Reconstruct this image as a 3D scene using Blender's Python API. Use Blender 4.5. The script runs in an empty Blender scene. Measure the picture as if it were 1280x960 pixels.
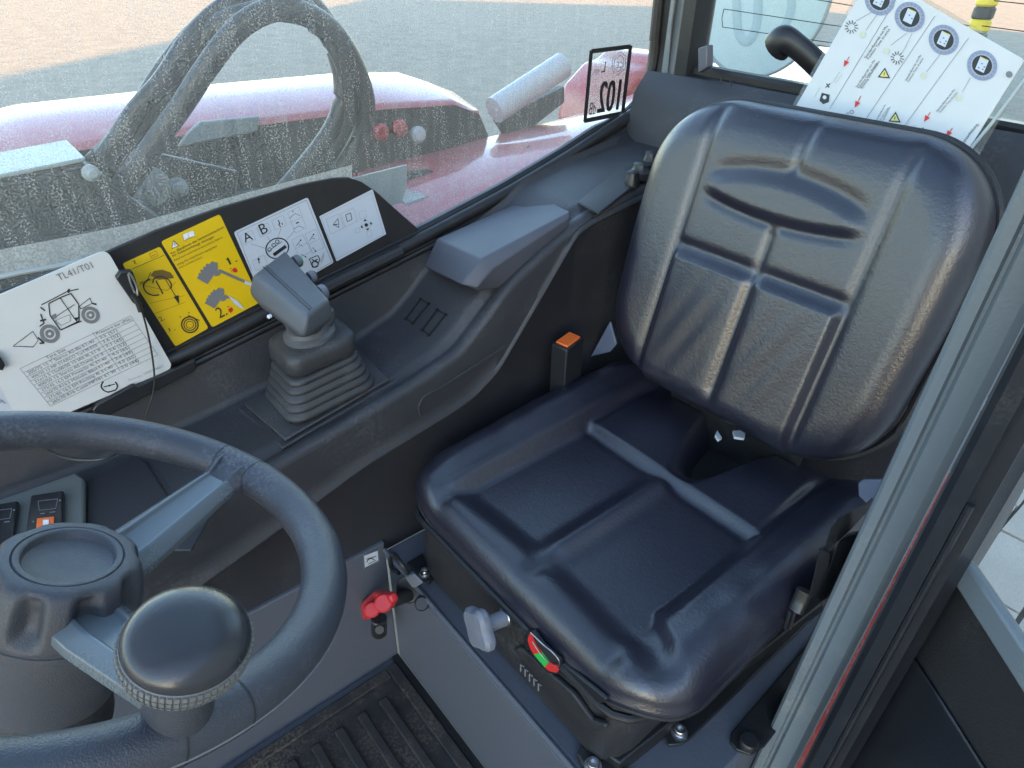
import bpy, bmesh, math, random
from mathutils import Vector, Matrix
import numpy as np
random.seed(4)

# ------------------------------------------------------------------ camera
W, H, FPX = 1280.0, 960.0, 824.0
AX = np.array([[-0.635, -0.434, 0.639], [-0.772, 0.337, -0.539], [0.019, -0.836, -0.549]])
u_, s_, v_ = np.linalg.svd(AX)
AX = u_ @ v_
CAM = np.array([0.0, 0.0, 1.2])
sc = bpy.context.scene
cd = bpy.data.cameras.new('camera')
cam = bpy.data.objects.new('camera', cd)
sc.collection.objects.link(cam)
cd.sensor_width = 36.0
cd.lens = FPX / W * 36.0
cd.clip_start = 0.01
cd.clip_end = 500
Mr = Matrix(((AX[0][0], -AX[0][1], -AX[0][2]), (AX[1][0], -AX[1][1], -AX[1][2]), (AX[2][0], -AX[2][1], -AX[2][2])))
cam.matrix_world = Matrix.Translation(CAM.tolist()) @ Mr.to_4x4()
sc.camera = cam

# ------------------------------------------------------------------ light
SUN_EL = math.radians(13); SUN_D = Vector((30, -9, 0)).normalized()
wd = bpy.data.worlds.new('World'); sc.world = wd; wd.use_nodes = True
nt = wd.node_tree; nt.nodes.clear()
sky = nt.nodes.new('ShaderNodeTexSky'); sky.sky_type = 'NISHITA'; sky.sun_disc = False
sky.sun_elevation = SUN_EL; sky.dust_density = .5; sky.ozone_density = 1.0; sky.sun_rotation = math.atan2(-SUN_D.x, -SUN_D.y)
bg = nt.nodes.new('ShaderNodeBackground'); bg.inputs[1].default_value = 0.15
ow = nt.nodes.new('ShaderNodeOutputWorld')
nt.links.new(sky.outputs[0], bg.inputs[0]); nt.links.new(bg.outputs[0], ow.inputs[0])
sl = bpy.data.lights.new('sun', 'SUN'); sl.energy = 4.6; sl.angle = math.radians(0.5); sl.color = (1.0, 0.56, 0.22)
so = bpy.data.objects.new('sun', sl); sc.collection.objects.link(so)
so.rotation_euler = (SUN_D * math.cos(SUN_EL) + Vector((0, 0, -math.sin(SUN_EL)))).to_track_quat('-Z', 'Y').to_euler()
sc.view_settings.view_transform = 'Standard'; sc.view_settings.look = 'None'
sc.view_settings.exposure = 2.75; sc.view_settings.gamma = 1.0
sc.cycles.max_bounces = 10; sc.cycles.transparent_max_bounces = 12

# ------------------------------------------------------------------ helpers
def ray(u, v):
    return AX @ np.array([(u - W / 2) / FPX, (v - H / 2) / FPX, 1.0])
def on(u, v, x=None, y=None, z=None, plane=None):
    """photo pixel -> point on a known surface (x=, y=, z= or (point, normal))"""
    d = ray(u, v)
    if plane is not None:
        p, n = np.array(plane[0], float), np.array(plane[1], float)
        return Vector(CAM + d * (((p - CAM) @ n) / (d @ n)))
    a, val = (0, x) if x is not None else ((1, y) if y is not None else (2, z))
    return Vector(CAM + d * ((val - CAM[a]) / d[a]))
COL = sc.collection
def link(o):
    COL.objects.link(o); return o
def thing(name, label, cat, loc=(0, 0, 0), group=None):
    o = bpy.data.objects.new(name, None); o.empty_display_size = .05
    link(o); o.location = loc; tag(o, label, cat, group); return o
def tag(o, label, cat, group=None):
    o['label'] = label; o['category'] = cat
    if group: o['group'] = group
    return o
def struct(o):
    o['kind'] = 'structure'; return o
def mesh(verts, faces):
    m = bpy.data.meshes.new('m'); m.from_pydata([tuple(v) for v in verts], [], faces)
    bm = bmesh.new(); bm.from_mesh(m); bmesh.ops.recalc_face_normals(bm, faces=bm.faces); bm.to_mesh(m); bm.free()
    return m
def obj(name, m, mat, parent=None, smooth=35, bevel=0, seg=3):
    o = bpy.data.objects.new(name, m); m.name = name; link(o)
    m.materials.clear(); m.materials.append(mat)
    if smooth:
        for p in m.polygons: p.use_smooth = True
        m.set_sharp_from_angle(angle=math.radians(smooth))
    if bevel:
        b = o.modifiers.new('bevel', 'BEVEL'); b.width = bevel; b.segments = seg; b.limit_method = 'ANGLE'
        b.angle_limit = math.radians(25); b.harden_normals = False
        for p in m.polygons: p.use_smooth = True
        m.set_sharp_from_angle(angle=math.radians(80))
    if parent is not None:
        o.parent = parent
        if parent.type == 'EMPTY': o.location = -Vector(parent.location)
    return o
def join(*ms):
    V, F = [], []
    for m in ms:
        b = len(V); V += [v.co.copy() for v in m.vertices]; F += [[i + b for i in p.vertices] for p in m.polygons]
    r = bpy.data.meshes.new('m'); r.from_pydata([tuple(v) for v in V], [], F); return r
def prism(poly, vec):
    vec = Vector(vec); n = len(poly); P = [Vector(p) for p in poly]
    V = P + [p + vec for p in P]
    F = [list(range(n))[::-1], list(range(n, 2 * n))] + [[i, (i + 1) % n, n + (i + 1) % n, n + i] for i in range(n)]
    return mesh(V, F)
def hexa(a, b):
    """two quads joined"""
    V = list(a) + list(b)
    return mesh(V, [[3, 2, 1, 0], [4, 5, 6, 7]] + [[i, (i + 1) % 4, 4 + (i + 1) % 4, 4 + i] for i in range(4)])
def box(lo, hi):
    x0, y0, z0 = lo; x1, y1, z1 = hi
    return hexa([(x0, y0, z0), (x1, y0, z0), (x1, y1, z0), (x0, y1, z0)], [(x0, y0, z1), (x1, y0, z1), (x1, y1, z1), (x0, y1, z1)])
def frame_of(d, hint=(0, 0, 1)):
    d = Vector(d).normalized(); h = Vector(hint)
    if abs(d.dot(h)) > .95: h = Vector((1, 0, 0))
    a = h.cross(d).normalized(); return a, d.cross(a).normalized(), d
def xf(m, mtx):
    m.transform(mtx); return m
def basis(o, a, b, c):
    return Matrix(((a[0], b[0], c[0], o[0]), (a[1], b[1], c[1], o[1]), (a[2], b[2], c[2], o[2]), (0, 0, 0, 1)))
def lathe(prof, n=32, center=(0, 0, 0), axis=(0, 0, 1), mod=None):
    """prof: (radius, height) list"""
    a, b, d = frame_of(axis); V, F = [], []; c = Vector(center)
    for k, (r, h) in enumerate(prof):
        for i in range(n):
            t = 2 * math.pi * i / n; rr = r * (mod(t, h, r) if mod else 1)
            V.append(c + a * (rr * math.cos(t)) + b * (rr * math.sin(t)) + d * h)
    for k in range(len(prof) - 1):
        for i in range(n):
            F.append([k * n + i, k * n + (i + 1) % n, (k + 1) * n + (i + 1) % n, (k + 1) * n + i])
    F.append(list(range(n))[::-1]); F.append([(len(prof) - 1) * n + i for i in range(n)])
    return mesh(V, F)
def cyl(p0, p1, r, r1=None, n=20):
    p0, p1 = Vector(p0), Vector(p1); L = (p1 - p0).length; r1 = r if r1 is None else r1; e = min(r, r1, L) * .18
    return lathe([(r - e, 0), (r, e), (r1, L - e), (r1 - e, L)], n, p0, p1 - p0)
def spline(pts, n=8):
    P = [Vector(p) for p in pts]; out = []
    for i in range(len(P) - 1):
        p0, p1, p2, p3 = P[max(i - 1, 0)], P[i], P[i + 1], P[min(i + 2, len(P) - 1)]
        for k in range(n):
            t = k / n
            out.append(.5 * ((2 * p1) + (p2 - p0) * t + (2 * p0 - 5 * p1 + 4 * p2 - p3) * t * t + (3 * p1 - p0 - 3 * p2 + p3) * t ** 3))
    return out + [P[-1]]
def tube(pts, r, n=12, flat=1.0, hint=(0, 0, 1), sub=8):
    S = spline(pts, sub) if sub else [Vector(p) for p in pts]; V, F = [], []
    for k, p in enumerate(S):
        d = S[min(k + 1, len(S) - 1)] - S[max(k - 1, 0)]; a, b, _ = frame_of(d, hint)
        rr = r(k / (len(S) - 1)) if callable(r) else r
        for i in range(n):
            t = 2 * math.pi * i / n; V.append(p + a * (rr * math.cos(t)) + b * (rr * flat * math.sin(t)))
    for k in range(len(S) - 1):
        for i in range(n): F.append([k * n + i, k * n + (i + 1) % n, (k + 1) * n + (i + 1) % n, (k + 1) * n + i])
    F.append(list(range(n))[::-1]); F.append([(len(S) - 1) * n + i for i in range(n)])
    return mesh(V, F)
def loft(profiles, closed=False, caps=False):
    n = len(profiles[0]); V = [p for pr in profiles for p in pr]; F = []
    for k in range(len(profiles) - 1):
        for i in range(n if closed else n - 1):
            F.append([k * n + i, k * n + (i + 1) % n, (k + 1) * n + (i + 1) % n, (k + 1) * n + i])
    if caps: F.append(list(range(n))[::-1]); F.append([(len(profiles) - 1) * n + i for i in range(n)])
    return mesh(V, F)
def sst(a, b, x):
    t = min(1, max(0, (x - a) / (b - a))); return t * t * (3 - 2 * t)
def gs(d, w): return math.exp(-(d / w) ** 2)
def interp(tab, y):
    T = sorted(tab); 
    if y <= T[0][0]: return T[0][1]
    for (a, p), (b, q) in zip(T, T[1:]):
        if y <= b: return p + (q - p) * (y - a) / (b - a)
    return T[-1][1]

# ------------------------------------------------------------------ materials
def material(name, color, rough=.5, bump=None, bump_d=.0004, metal=0, spec=.5, var=0, vscale=30, dust=0, dustcol=(.27, .27, .28), dscale=18, coat=0, rvar=0, dthr=.5):
    """bump = list of (scale, weight) noise layers"""
    m = bpy.data.materials.new(name); m.use_nodes = True; N = m.node_tree; p = N.nodes['Principled BSDF']; L = N.links
    p.inputs['Base Color'].default_value = (*color, 1); p.inputs['Roughness'].default_value = rough
    p.inputs['Metallic'].default_value = metal; p.inputs['Specular IOR Level'].default_value = spec; p.inputs['Coat Weight'].default_value = coat
    tc = N.nodes.new('ShaderNodeTexCoord')
    def noise(s, det=3, dist=0):
        n = N.nodes.new('ShaderNodeTexNoise'); n.inputs['Scale'].default_value = s; n.inputs['Detail'].default_value = det
        n.inputs['Distortion'].default_value = dist; L.new(tc.outputs['Object'], n.inputs['Vector']); return n.outputs['Fac']
    def mth(op, a, b=None, clamp=False):
        n = N.nodes.new('ShaderNodeMath'); n.operation = op; n.use_clamp = clamp
        for i, x in enumerate((a, b)):
            if x is None: continue
            if isinstance(x, (int, float)): n.inputs[i].default_value = x
            else: L.new(x, n.inputs[i])
        return n.outputs[0]
    def mix(f, a, b):
        n = N.nodes.new('ShaderNodeMix'); n.data_type = 'RGBA'
        if isinstance(f, (int, float)): n.inputs[0].default_value = f
        else: L.new(f, n.inputs[0])
        for i, x in ((6, a), (7, b)):
            if isinstance(x, tuple): n.inputs[i].default_value = (*x, 1)
            else: L.new(x, n.inputs[i])
        return n.outputs[2]
    c = color
    if var:
        f = noise(vscale, 5)
        c = mix(f, tuple(max(0, k * (1 - var)) for k in color), tuple(min(1, k * (1 + var)) for k in color)); L.new(c, p.inputs['Base Color'])
    if dust:
        a = mth('SUBTRACT', noise(dscale, 7, .6), dthr); a = mth('MULTIPLY', a, 4, True)
        b = mth('SUBTRACT', noise(dscale * 22, 4), .42); b = mth('MULTIPLY', b, 3, True)
        f = mth('MULTIPLY', mth('MULTIPLY', a, b), dust)
        f = mth('ADD', f, dust * .05)
        c = mix(f, c, dustcol); L.new(c, p.inputs['Base Color'])
        r = mth('ADD', mth('MULTIPLY', f, .5), rough); L.new(r, p.inputs['Roughness'])
    elif rvar:
        r = mth('ADD', mth('MULTIPLY', mth('SUBTRACT', noise(22, 6), .5), rvar * 2), rough); L.new(r, p.inputs['Roughness'])
    if bump:
        acc = None
        for s, w in bump:
            x = mth('MULTIPLY', noise(s, 2), w); acc = x if acc is None else mth('ADD', acc, x)
        b = N.nodes.new('ShaderNodeBump'); b.inputs['Distance'].default_value = bump_d; b.inputs['Strength'].default_value = 1
        L.new(acc, b.inputs['Height']); L.new(b.outputs[0], p.inputs['Normal'])
    return m
M = {}
M['vinyl'] = material('black_vinyl', (.013, .0128, .023), .33, [(520, .7), (240, 1), (90, .7), (30, .5)], .00034, spec=1.0, dust=.05, dustcol=(.2, .2, .22), rvar=.06)
M['piping'] = material('seat_piping', (.012, .012, .014), .5, [(900, 1)], .0006)
M['black'] = material('black_plastic', (.017, .017, .019), .48, [(900, 1), (300, .4)], .0005, dust=.22, dscale=9)
M['black2'] = material('black_smooth_plastic', (.014, .014, .016), .36, [(700, 1)], .0002, dust=.1)
M['panel'] = material('sticker_panel_black', (.02, .018, .018), .5, [(600, 1)], .0002, dust=.08)
M['console'] = material('console_plastic', (.027, .0275, .033), .42, [(1000, 1), (350, .5)], .0006, dust=.25, dscale=8)
M['arm'] = material('armrest_plastic', (.07, .074, .092), .5, [(1100, 1)], .0003, dust=.12)
M['joy'] = material('joystick_grey', (.09, .093, .1), .46, [(900, 1)], .0003, dust=.2)
M['boot'] = material('rubber_boot', (.036, .037, .041), .5, [(500, 1), (60, .8)], .0006, dust=.4)
M['rim'] = material('wheel_rim_plastic', (.045, .048, .06), .33, [(900, 1), (250, .5)], .0005, dust=.45, dscale=14)
M['hub'] = material('wheel_hub_plastic', (.05, .052, .062), .42, [(1200, 1)], .0005, dust=.18)
M['spoke'] = material('wheel_spoke_grey', (.115, .138, .155), .26, [(60, 1)], .0002, dust=.25)
M['knob'] = material('spinner_knob', (.03, .03, .034), .26, [(800, .6)], .00015, dust=.12)
M['knurl'] = material('knurled_band', (.13, .13, .125), .6, [(700, 1)], .0004, dust=.6, dustcol=(.34, .33, .31))
M['grey'] = material('grey_paint', (.088, .096, .118), .38, [(260, 1), (40, .6)], .0003, dust=.3, dscale=7, dustcol=(.2, .2, .2))
M['pillar'] = material('pillar_paint', (.13, .153, .172), .34, [(240, 1)], .0003, dust=.5, dscale=10, dustcol=(.36, .34, .28))
M['door'] = material('door_frame_black', (.013, .014, .018), .3, [(400, 1)], .0002, dust=.1)
M['steel'] = material('zinc_steel', (.55, .56, .58), .3, metal=1)
M['blacksteel'] = material('black_steel', (.01, .01, .011), .42, [(300, 1)], .0003, dust=.15)
M['rubber'] = material('floor_mat_rubber', (.018, .017, .018), .55, [(500, 1), (120, .6)], .0008, dust=.85, dscale=9, dustcol=(.17, .125, .085), dthr=.40)
M['redp'] = material('red_handle', (.46, .016, .02), .42, [(400, 1)], .0002, dust=.25)
M['redpaint'] = material('red_body_paint', (.42, .018, .022), .26, [(30, 1)], .0003, dust=.35, dustcol=(.5, .42, .4), coat=.5)
M['hoodpaint'] = material('dusty_sky_sheen_paint', (.45, .05, .055), .26, [(30, 1)], .0003, dust=.8, dustcol=(.55, .44, .43), dthr=.36, coat=.6)  # pale pink holds both real dust and the sky sheen on the red
M['orange'] = material('orange_plastic', (.85, .16, .03), .4)
M['green'] = material('gauge_green', (.03, .42, .08), .35)
M['gred'] = material('gauge_red', (.6, .03, .03), .35)
M['lightknob'] = material('grey_knob', (.15, .16, .19), .5, [(700, 1)], .0003, dust=.2)
M['paper'] = material('white_card', (.58, .59, .585), .42, var=.04)
M['sticker'] = material('white_sticker', (.52, .56, .62), .4, var=.04)
M['yellow'] = material('yellow_sticker', (.72, .47, .004), .42, var=.05)
M['ink'] = material('black_ink', (.02, .02, .022), .5)
M['slotblack'] = material('slot_black', (.003, .003, .003), .8)
M['inkgrey'] = material('grey_ink', (.17, .17, .18), .5)
M['inkbrown'] = material('brown_ink', (.16, .10, .02), .5)
M['inkpale'] = material('pale_grey_ink', (.36, .38, .41), .5)
M['inkred'] = material('red_ink', (.55, .02, .02), .5)
M['inkblue'] = material('grey_blue_ink', (.24, .28, .40), .5)
M['inkyel'] = material('pale_yellow_ink', (.62, .56, .16), .5)
M['inkbuff'] = material('buff_ink', (.55, .56, .43), .5)
M['white'] = material('white_ink', (.75, .76, .77), .45)
M['swpanel'] = material('switch_panel', (.125, .135, .125), .5, [(500, 1)], .0003, dust=.2)
M['switch'] = material('switch_black', (.02, .021, .024), .25)
M['web'] = material('belt_webbing', (.014, .015, .018), .6, [(700, 1)], .001)
M['tag'] = material('sky_tinted_plate', (.13, .16, .24), .4, dust=.2)  # bluish sky reflection on the metal put into the base colour
M['cable'] = material('cable_black', (.02, .02, .021), .45)
M['exdark'] = material('dusty_dark_steel', (.022, .023, .023), .5, [(60, 1)], .001, dust=.4, dscale=6, dustcol=(.22, .21, .18))
M['exhose'] = material('dusty_hose_rubber', (.022, .022, .025), .42, [(90, 1)], .001, dust=.4, dustcol=(.22, .21, .19))
M['exgrey'] = material('pale_grey_steel', (.34, .38, .38), .4, [(50, 1)], .0006, dust=.4)
M['pipe'] = material('pale_pipe', (.5, .51, .53), .35, dust=.3)
M['disc'] = material('sign_disc', (.58, .74, .76), .5, var=.05)
M['discmark'] = material('sign_disc_mark', (.42, .58, .62), .5)
M['tyre'] = material('tyre_rubber', (.09, .09, .1), .6, [(120, 1)], .001, dust=.6)
M['stone'] = material('paving_stone', (.42, .38, .33), .8, [(60, 1), (200, .6)], .004, var=.25, vscale=3)
M['wall'] = material('render_wall', (.45, .43, .4), .9, [(40, 1)], .003, var=.1)
M['blackyellow'] = material('post_yellow', (.75, .55, .02), .5)

def ground_mat():
    m = bpy.data.materials.new('yard_asphalt'); m.use_nodes = True; N = m.node_tree; p = N.nodes['Principled BSDF']; L = N.links
    tc = N.nodes.new('ShaderNodeTexCoord')
    a = N.nodes.new('ShaderNodeTexNoise'); a.inputs['Scale'].default_value = 2.5; a.inputs['Detail'].default_value = 8
    b = N.nodes.new('ShaderNodeTexNoise'); b.inputs['Scale'].default_value = 30; b.inputs['Detail'].default_value = 4
    r = N.nodes.new('ShaderNodeValToRGB'); r.color_ramp.elements[0].color = (.165, .135, .098, 1); r.color_ramp.elements[1].color = (.35, .285, .205, 1)
    r.color_ramp.elements[0].position = .3; r.color_ramp.elements[1].position = .7
    mx = N.nodes.new('ShaderNodeMath'); mx.operation = 'MULTIPLY_ADD'; mx.inputs[1].default_value = .5
    h = N.nodes.new('ShaderNodeMath'); h.operation = 'MULTIPLY'; h.inputs[1].default_value = .5
    for n in (a, b): L.new(tc.outputs['Object'], n.inputs['Vector'])
    L.new(b.outputs['Fac'], h.inputs[0]); L.new(a.outputs['Fac'], mx.inputs[0]); L.new(h.outputs[0], mx.inputs[2])
    L.new(mx.outputs[0], r.inputs[0]); L.new(r.outputs[0], p.inputs['Base Color']); p.inputs['Roughness'].default_value = .85
    return m
M['ground'] = ground_mat()

def glass_mat(name, base, amount, streak=True):
    """dirty window: clear film mixed with light-scattering dust specks"""
    m = bpy.data.materials.new(name); m.use_nodes = True; N = m.node_tree; L = N.links; N.nodes.clear()
    out = N.nodes.new('ShaderNodeOutputMaterial'); tr = N.nodes.new('ShaderNodeBsdfTransparent'); tr.inputs[0].default_value = (.93, .96, .955, 1)
    df = N.nodes.new('ShaderNodeBsdfDiffuse'); tl = N.nodes.new('ShaderNodeBsdfTranslucent')
    for n in (df, tl): n.inputs[0].default_value = (.62, .60, .55, 1)
    ds = N.nodes.new('ShaderNodeMixShader'); ds.inputs[0].default_value = .55; L.new(df.outputs[0], ds.inputs[1]); L.new(tl.outputs[0], ds.inputs[2])
    gl = N.nodes.new('ShaderNodeBsdfGlossy'); gl.inputs['Roughness'].default_value = .02
    tc = N.nodes.new('ShaderNodeTexCoord')
    def noise(scale, det, vec=None, dist=0):
        n = N.nodes.new('ShaderNodeTexNoise'); n.inputs['Scale'].default_value = scale; n.inputs['Detail'].default_value = det; n.inputs['Distortion'].default_value = dist
        L.new(vec if vec else tc.outputs['Object'], n.inputs['Vector']); return n.outputs['Fac']
    def mp(v, a, b, c, d):
        n = N.nodes.new('ShaderNodeMapRange'); n.clamp = True
        for i, x in enumerate((a, b, c, d)): n.inputs[i + 1].default_value = x
        L.new(v, n.inputs[0]); return n.outputs[0]
    def mth(op, a, b):
        n = N.nodes.new('ShaderNodeMath'); n.operation = op; n.use_clamp = True
        for i, x in enumerate((a, b)):
            if isinstance(x, (int, float)): n.inputs[i].default_value = x
            else: L.new(x, n.inputs[i])
        return n.outputs[0]
    speck = mp(noise(420, 4, dist=.3), .38, .62, 0, 1)
    cloud = mp(noise(9, 5), .25, .75, .6, 1)
    f = mth('MULTIPLY', speck, cloud)
    if streak:
        mpn = N.nodes.new('ShaderNodeMapping'); mpn.inputs['Scale'].default_value = (1, 1, .10); L.new(tc.outputs['Object'], mpn.inputs['Vector'])
        st = mp(noise(75, 5, mpn.outputs[0], .5), .36, .6, .55, 1); f = mth('MULTIPLY', f, st)
    f = mth('ADD', mth('MULTIPLY', f, amount), base)
    mx = N.nodes.new('ShaderNodeMixShader'); L.new(f, mx.inputs[0]); L.new(tr.outputs[0], mx.inputs[1]); L.new(ds.outputs[0], mx.inputs[2])
    m2 = N.nodes.new('ShaderNodeMixShader'); m2.inputs[0].default_value = .035; L.new(mx.outputs[0], m2.inputs[1]); L.new(gl.outputs[0], m2.inputs[2])
    L.new(m2.outputs[0], out.inputs[0]); return m
M['glass'] = glass_mat('dirty_side_glass', .05, .5)
M['glassband'] = glass_mat('glass_edge_dust', .45, .35)
M['rglass'] = glass_mat('rear_glass', .07, .07, False)
M['pouch'] = glass_mat('clear_pouch_film', .12, .0, False)
M['film'] = glass_mat('frosted_film', .34, .05, False)

# ------------------------------------------------------------------ flat print (lettering, pictograms) laid on cards
deps = None
def text_mesh(s):
    c = bpy.data.curves.new('t', 'FONT'); c.body = s; c.resolution_u = 3
    o = bpy.data.objects.new('t', c); COL.objects.link(o); bpy.context.view_layer.update()
    m = bpy.data.meshes.new_from_object(o.evaluated_get(bpy.context.evaluated_depsgraph_get()))
    bpy.data.objects.remove(o); bpy.data.curves.remove(c); return m
TC = {}
class Print:
    """collects flat marks, given in photo pixels, on the plane of one card"""
    def __init__(s, plane, lift=.0008):
        s.pl = plane; n = Vector(plane[1]).normalized()
        if n.dot(Vector(CAM.tolist()) - Vector(plane[0])) < 0: n = -n
        s.n = n; s.d = {}; s.lift = lift; s.k = 0
    def P(s, q): return on(q[0], q[1], plane=s.pl)
    def add(s, mat, V, F, up=0):
        A, B = s.d.setdefault(mat, ([], [])); b = len(A); s.k += 1
        A += [v + s.n * (s.lift + up + .000004 * (s.k % 60)) for v in V]; B += [[i + b for i in f] for f in F]
    def poly(s, pts, mat='ink', up=0): s.add(mat, [s.P(p) for p in pts], [list(range(len(pts)))], up)
    def line(s, p, q, w=.7, mat='ink', up=0):
        d = Vector((q[0] - p[0], q[1] - p[1])); 
        if d.length < 1e-6: return
        k = Vector((-d.y, d.x)).normalized() * w / 2
        s.poly([(p[0] + k.x, p[1] + k.y), (q[0] + k.x, q[1] + k.y), (q[0] - k.x, q[1] - k.y), (p[0] - k.x, p[1] - k.y)], mat, up)
    def path(s, pts, w=.7, mat='ink', close=False, up=0):
        for a, b in zip(pts, pts[1:] + (pts[:1] if close else [])): s.line(a, b, w, mat, up)
    def ell(s, c, ru, rv, mat='ink', w=None, up=0, n=20, a0=0, a1=2 * math.pi):
        """ru, rv: half-axis vectors in pixels"""
        pt = lambda k, t: (c[0] + k * (ru[0] * math.cos(t) + rv[0] * math.sin(t)), c[1] + k * (ru[1] * math.cos(t) + rv[1] * math.sin(t)))
        T = [a0 + (a1 - a0) * i / n for i in range(n + 1)]
        if w is None: s.poly([pt(1, t) for t in T[:-1]], mat, up)
        else:
            for t, t2 in zip(T, T[1:]): s.poly([pt(1, t), pt(1, t2), pt(1 - w, t2), pt(1 - w, t)], mat, up)
    def text(s, body, p, q, mat='ink', hscale=1.0, mirror=False, up=0):
        """baseline from pixel p to pixel q"""
        if body not in TC: TC[body] = text_mesh(body)
        m = TC[body]; xs = [v.co.x for v in m.vertices]; x0, x1 = min(xs), max(xs)
        A, B = s.P(p), s.P(q); e = (B - A); L = e.length; e.normalize(); v = s.n.cross(e)
        if mirror: v = -v
        k = L / (x1 - x0)
        s.add(mat, [A + e * ((w.co.x - x0) * k) + v * (w.co.y * k * hscale) for w in m.vertices], [list(f.vertices) for f in m.polygons], up)
    def build(s, parent, name='print'):
        for mat, (V, F) in s.d.items():
            m = bpy.data.meshes.new('m'); m.from_pydata([tuple(v) for v in V], [], F); obj(name, m, M[mat], parent, smooth=0)['kind'] = 'stuff'
def card(name, label, cat, corners, plane, mat, thick=.0012, rad=.006, group=None):
    n = Vector(plane[1]).normalized()
    if n.dot(Vector(CAM.tolist()) - Vector(plane[0])) < 0: n = -n
    Q = [on(*c, plane=plane) for c in corners]; out = []
    for i in range(4):
        a, b, c = Q[i - 1], Q[i], Q[(i + 1) % 4]; d0, d1 = (a - b).normalized(), (c - b).normalized()
        for k in range(6):
            t = k / 5; out.append(b + d0 * rad * (1 - t) ** 2 + d1 * rad * t ** 2)
    root = thing(name, label, cat, tuple(sum(Q, Vector()) / 4), group)
    obj('sheet', prism(out, n * thick), M[mat], root, smooth=30)
    return root, Print(((Vector(plane[0]) + n * thick), plane[1]))
def Zm(off, scale):
    return lambda x, y: (off[0] + x * scale, off[1] + y * scale)

# ================================================================== SETTING
g = obj('ground', mesh([(-150, -150, -.75), (150, -150, -.75), (150, 150, -.75), (-150, 150, -.75)], [[0, 1, 2, 3]]), M['ground'], smooth=0); struct(g)
# paving stones beside the machine (seen past the open door and through the rear window)
pav = obj('pavement', mesh([(-4, -9, -.745), (.9, -9, -.745), (.9, -.9, -.745), (-4, -.9, -.745)], [[0, 1, 2, 3]]), M['exdark'], smooth=0); struct(pav)
stone_m = prism([(-.096, -.196, 0), (.096, -.196, 0), (.096, .196, 0), (-.096, .196, 0)], (0, 0, .03)); stone_m.materials.append(M['stone'])
cnt = 0
for i in range(22):
    for j in range(13):
        o = bpy.data.objects.new('paving_stone', stone_m); link(o); o.parent = pav
        o.location = (-3.6 + i * .205 + random.uniform(-.003, .003), -6.2 + j * .405 + (.2 if i % 2 else 0), -.744 + random.uniform(-.003, .003))
        o.rotation_euler = (random.uniform(-.01, .01), random.uniform(-.01, .01), random.uniform(-.015, .015))
# the building whose shadow covers the machine
bd = Vector((1, -1, 0)).normalized(); bn = Vector((-1, -1, 0)).normalized(); b0 = Vector((-15, 7.9, -.75))
root = thing('building', 'rendered yard building with flat roof behind the machine', 'building', tuple(b0))
pa, pb = b0 - bd * 10, b0 + bd * 23.0
obj('wall', prism([pa, pb, pb + bn * 20, pa + bn * 20], (0, 0, 6.97)), M['wall'], root, smooth=0)
obj('roof', prism([pa + Vector((0, 0, 6.97)), pb + Vector((0, 0, 6.97)), pb + bn * 20 + Vector((0, 0, 6.97)), pa + bn * 20 + Vector((0, 0, 6.97))], (0, 0, .25)), M['exgrey'], root, smooth=0)

# ------------------------------------------------------------------ cab shell
struct(obj('cab_floor', box((.02, -.36, -.04), (.80, 1.0, -.012)), M['grey'], smooth=0))
sb = obj('seat_box', join(box((.153, -1.16, -.01), (.769, -.362, .302))), M['grey'], bevel=.006); tag(sb, 'grey painted steel box that carries the seat', 'seat box')
lip = obj('front_lip', join(tube([(.155, -.3585, .3035), (.767, -.3585, .3035)], .0042, 8, sub=0), tube([(.155, -.3585, .290), (.767, -.3585, .290)], .0025, 8, sub=0)), M['grey'], sb)
lw = obj('lower_side_wall', box((.770, -.3615, -.01), (.80, .9, .318)), M['grey'], bevel=.003); struct(lw)
dec = [on(*p, x=.7695) for p in ((454, 694), (473, 687), (474, 701), (455, 711))]
root = thing('warning_decal', 'small silver pictogram decal on the grey wall above the red valve', 'decal', tuple(dec[0]))
obj('sheet', prism(dec, (-.0006, 0, 0)), M['sticker'], root, smooth=0)
pr = Print(((.7688, 0, 0), (1, 0, 0)), .0003)
pr.path([(454.5, 694.5), (472.5, 687.5), (473.5, 700.5), (455.5, 710.5)], .9, close=True); pr.ell((463, 702), (5, -2), (1, 4), w=.25, a0=3.4, a1=6.2); pr.line((458, 699), (470, 695), 1); pr.line((460, 705), (470, 700), .8)
pr.build(root)

# console along the right side -------------------------------------------------
ZA = [(.6, .545), (0, .55), (-.15, .562), (-.218, .571), (-.452, .615), (-.542, .641), (-.60, .690), (-.649, .735), (-.72, .773), (-.806, .811), (-.949, .843), (-1.2, .88)]
ZT = [(.6, .55), (0, .553), (-.16, .567), (-.24, .579), (-.44, .612), (-.52, .640), (-.56, .668), (-.60, .706), (-.66, .748), (-.72, .765), (-.78, .79), (-.83, .822), (-.95, .847), (-1.2, .885)]
ZB = [(.6, .29), (-.034, .413), (-.195, .458), (-.347, .503), (-.52, .533), (-.565, .545), (-.618, .578), (-.718, .700), (-.79, .79), (-.83, .803), (-1.2, .86)]
ZS = [(.6, .60), (.07, .640), (-.159, .668), (-.4, .715), (-.624, .760), (-.80, .802), (-.959, .848), (-1.10, .895), (-1.2, .93)]
ys = [.6, .4, .2, .05] + [.0 - .01 * i for i in range(0, 121)]
def smoothtab(T, y): return sum(interp(T, y + d) for d in (-.010, -.005, 0, .005, .010)) / 5
prof = []
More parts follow.
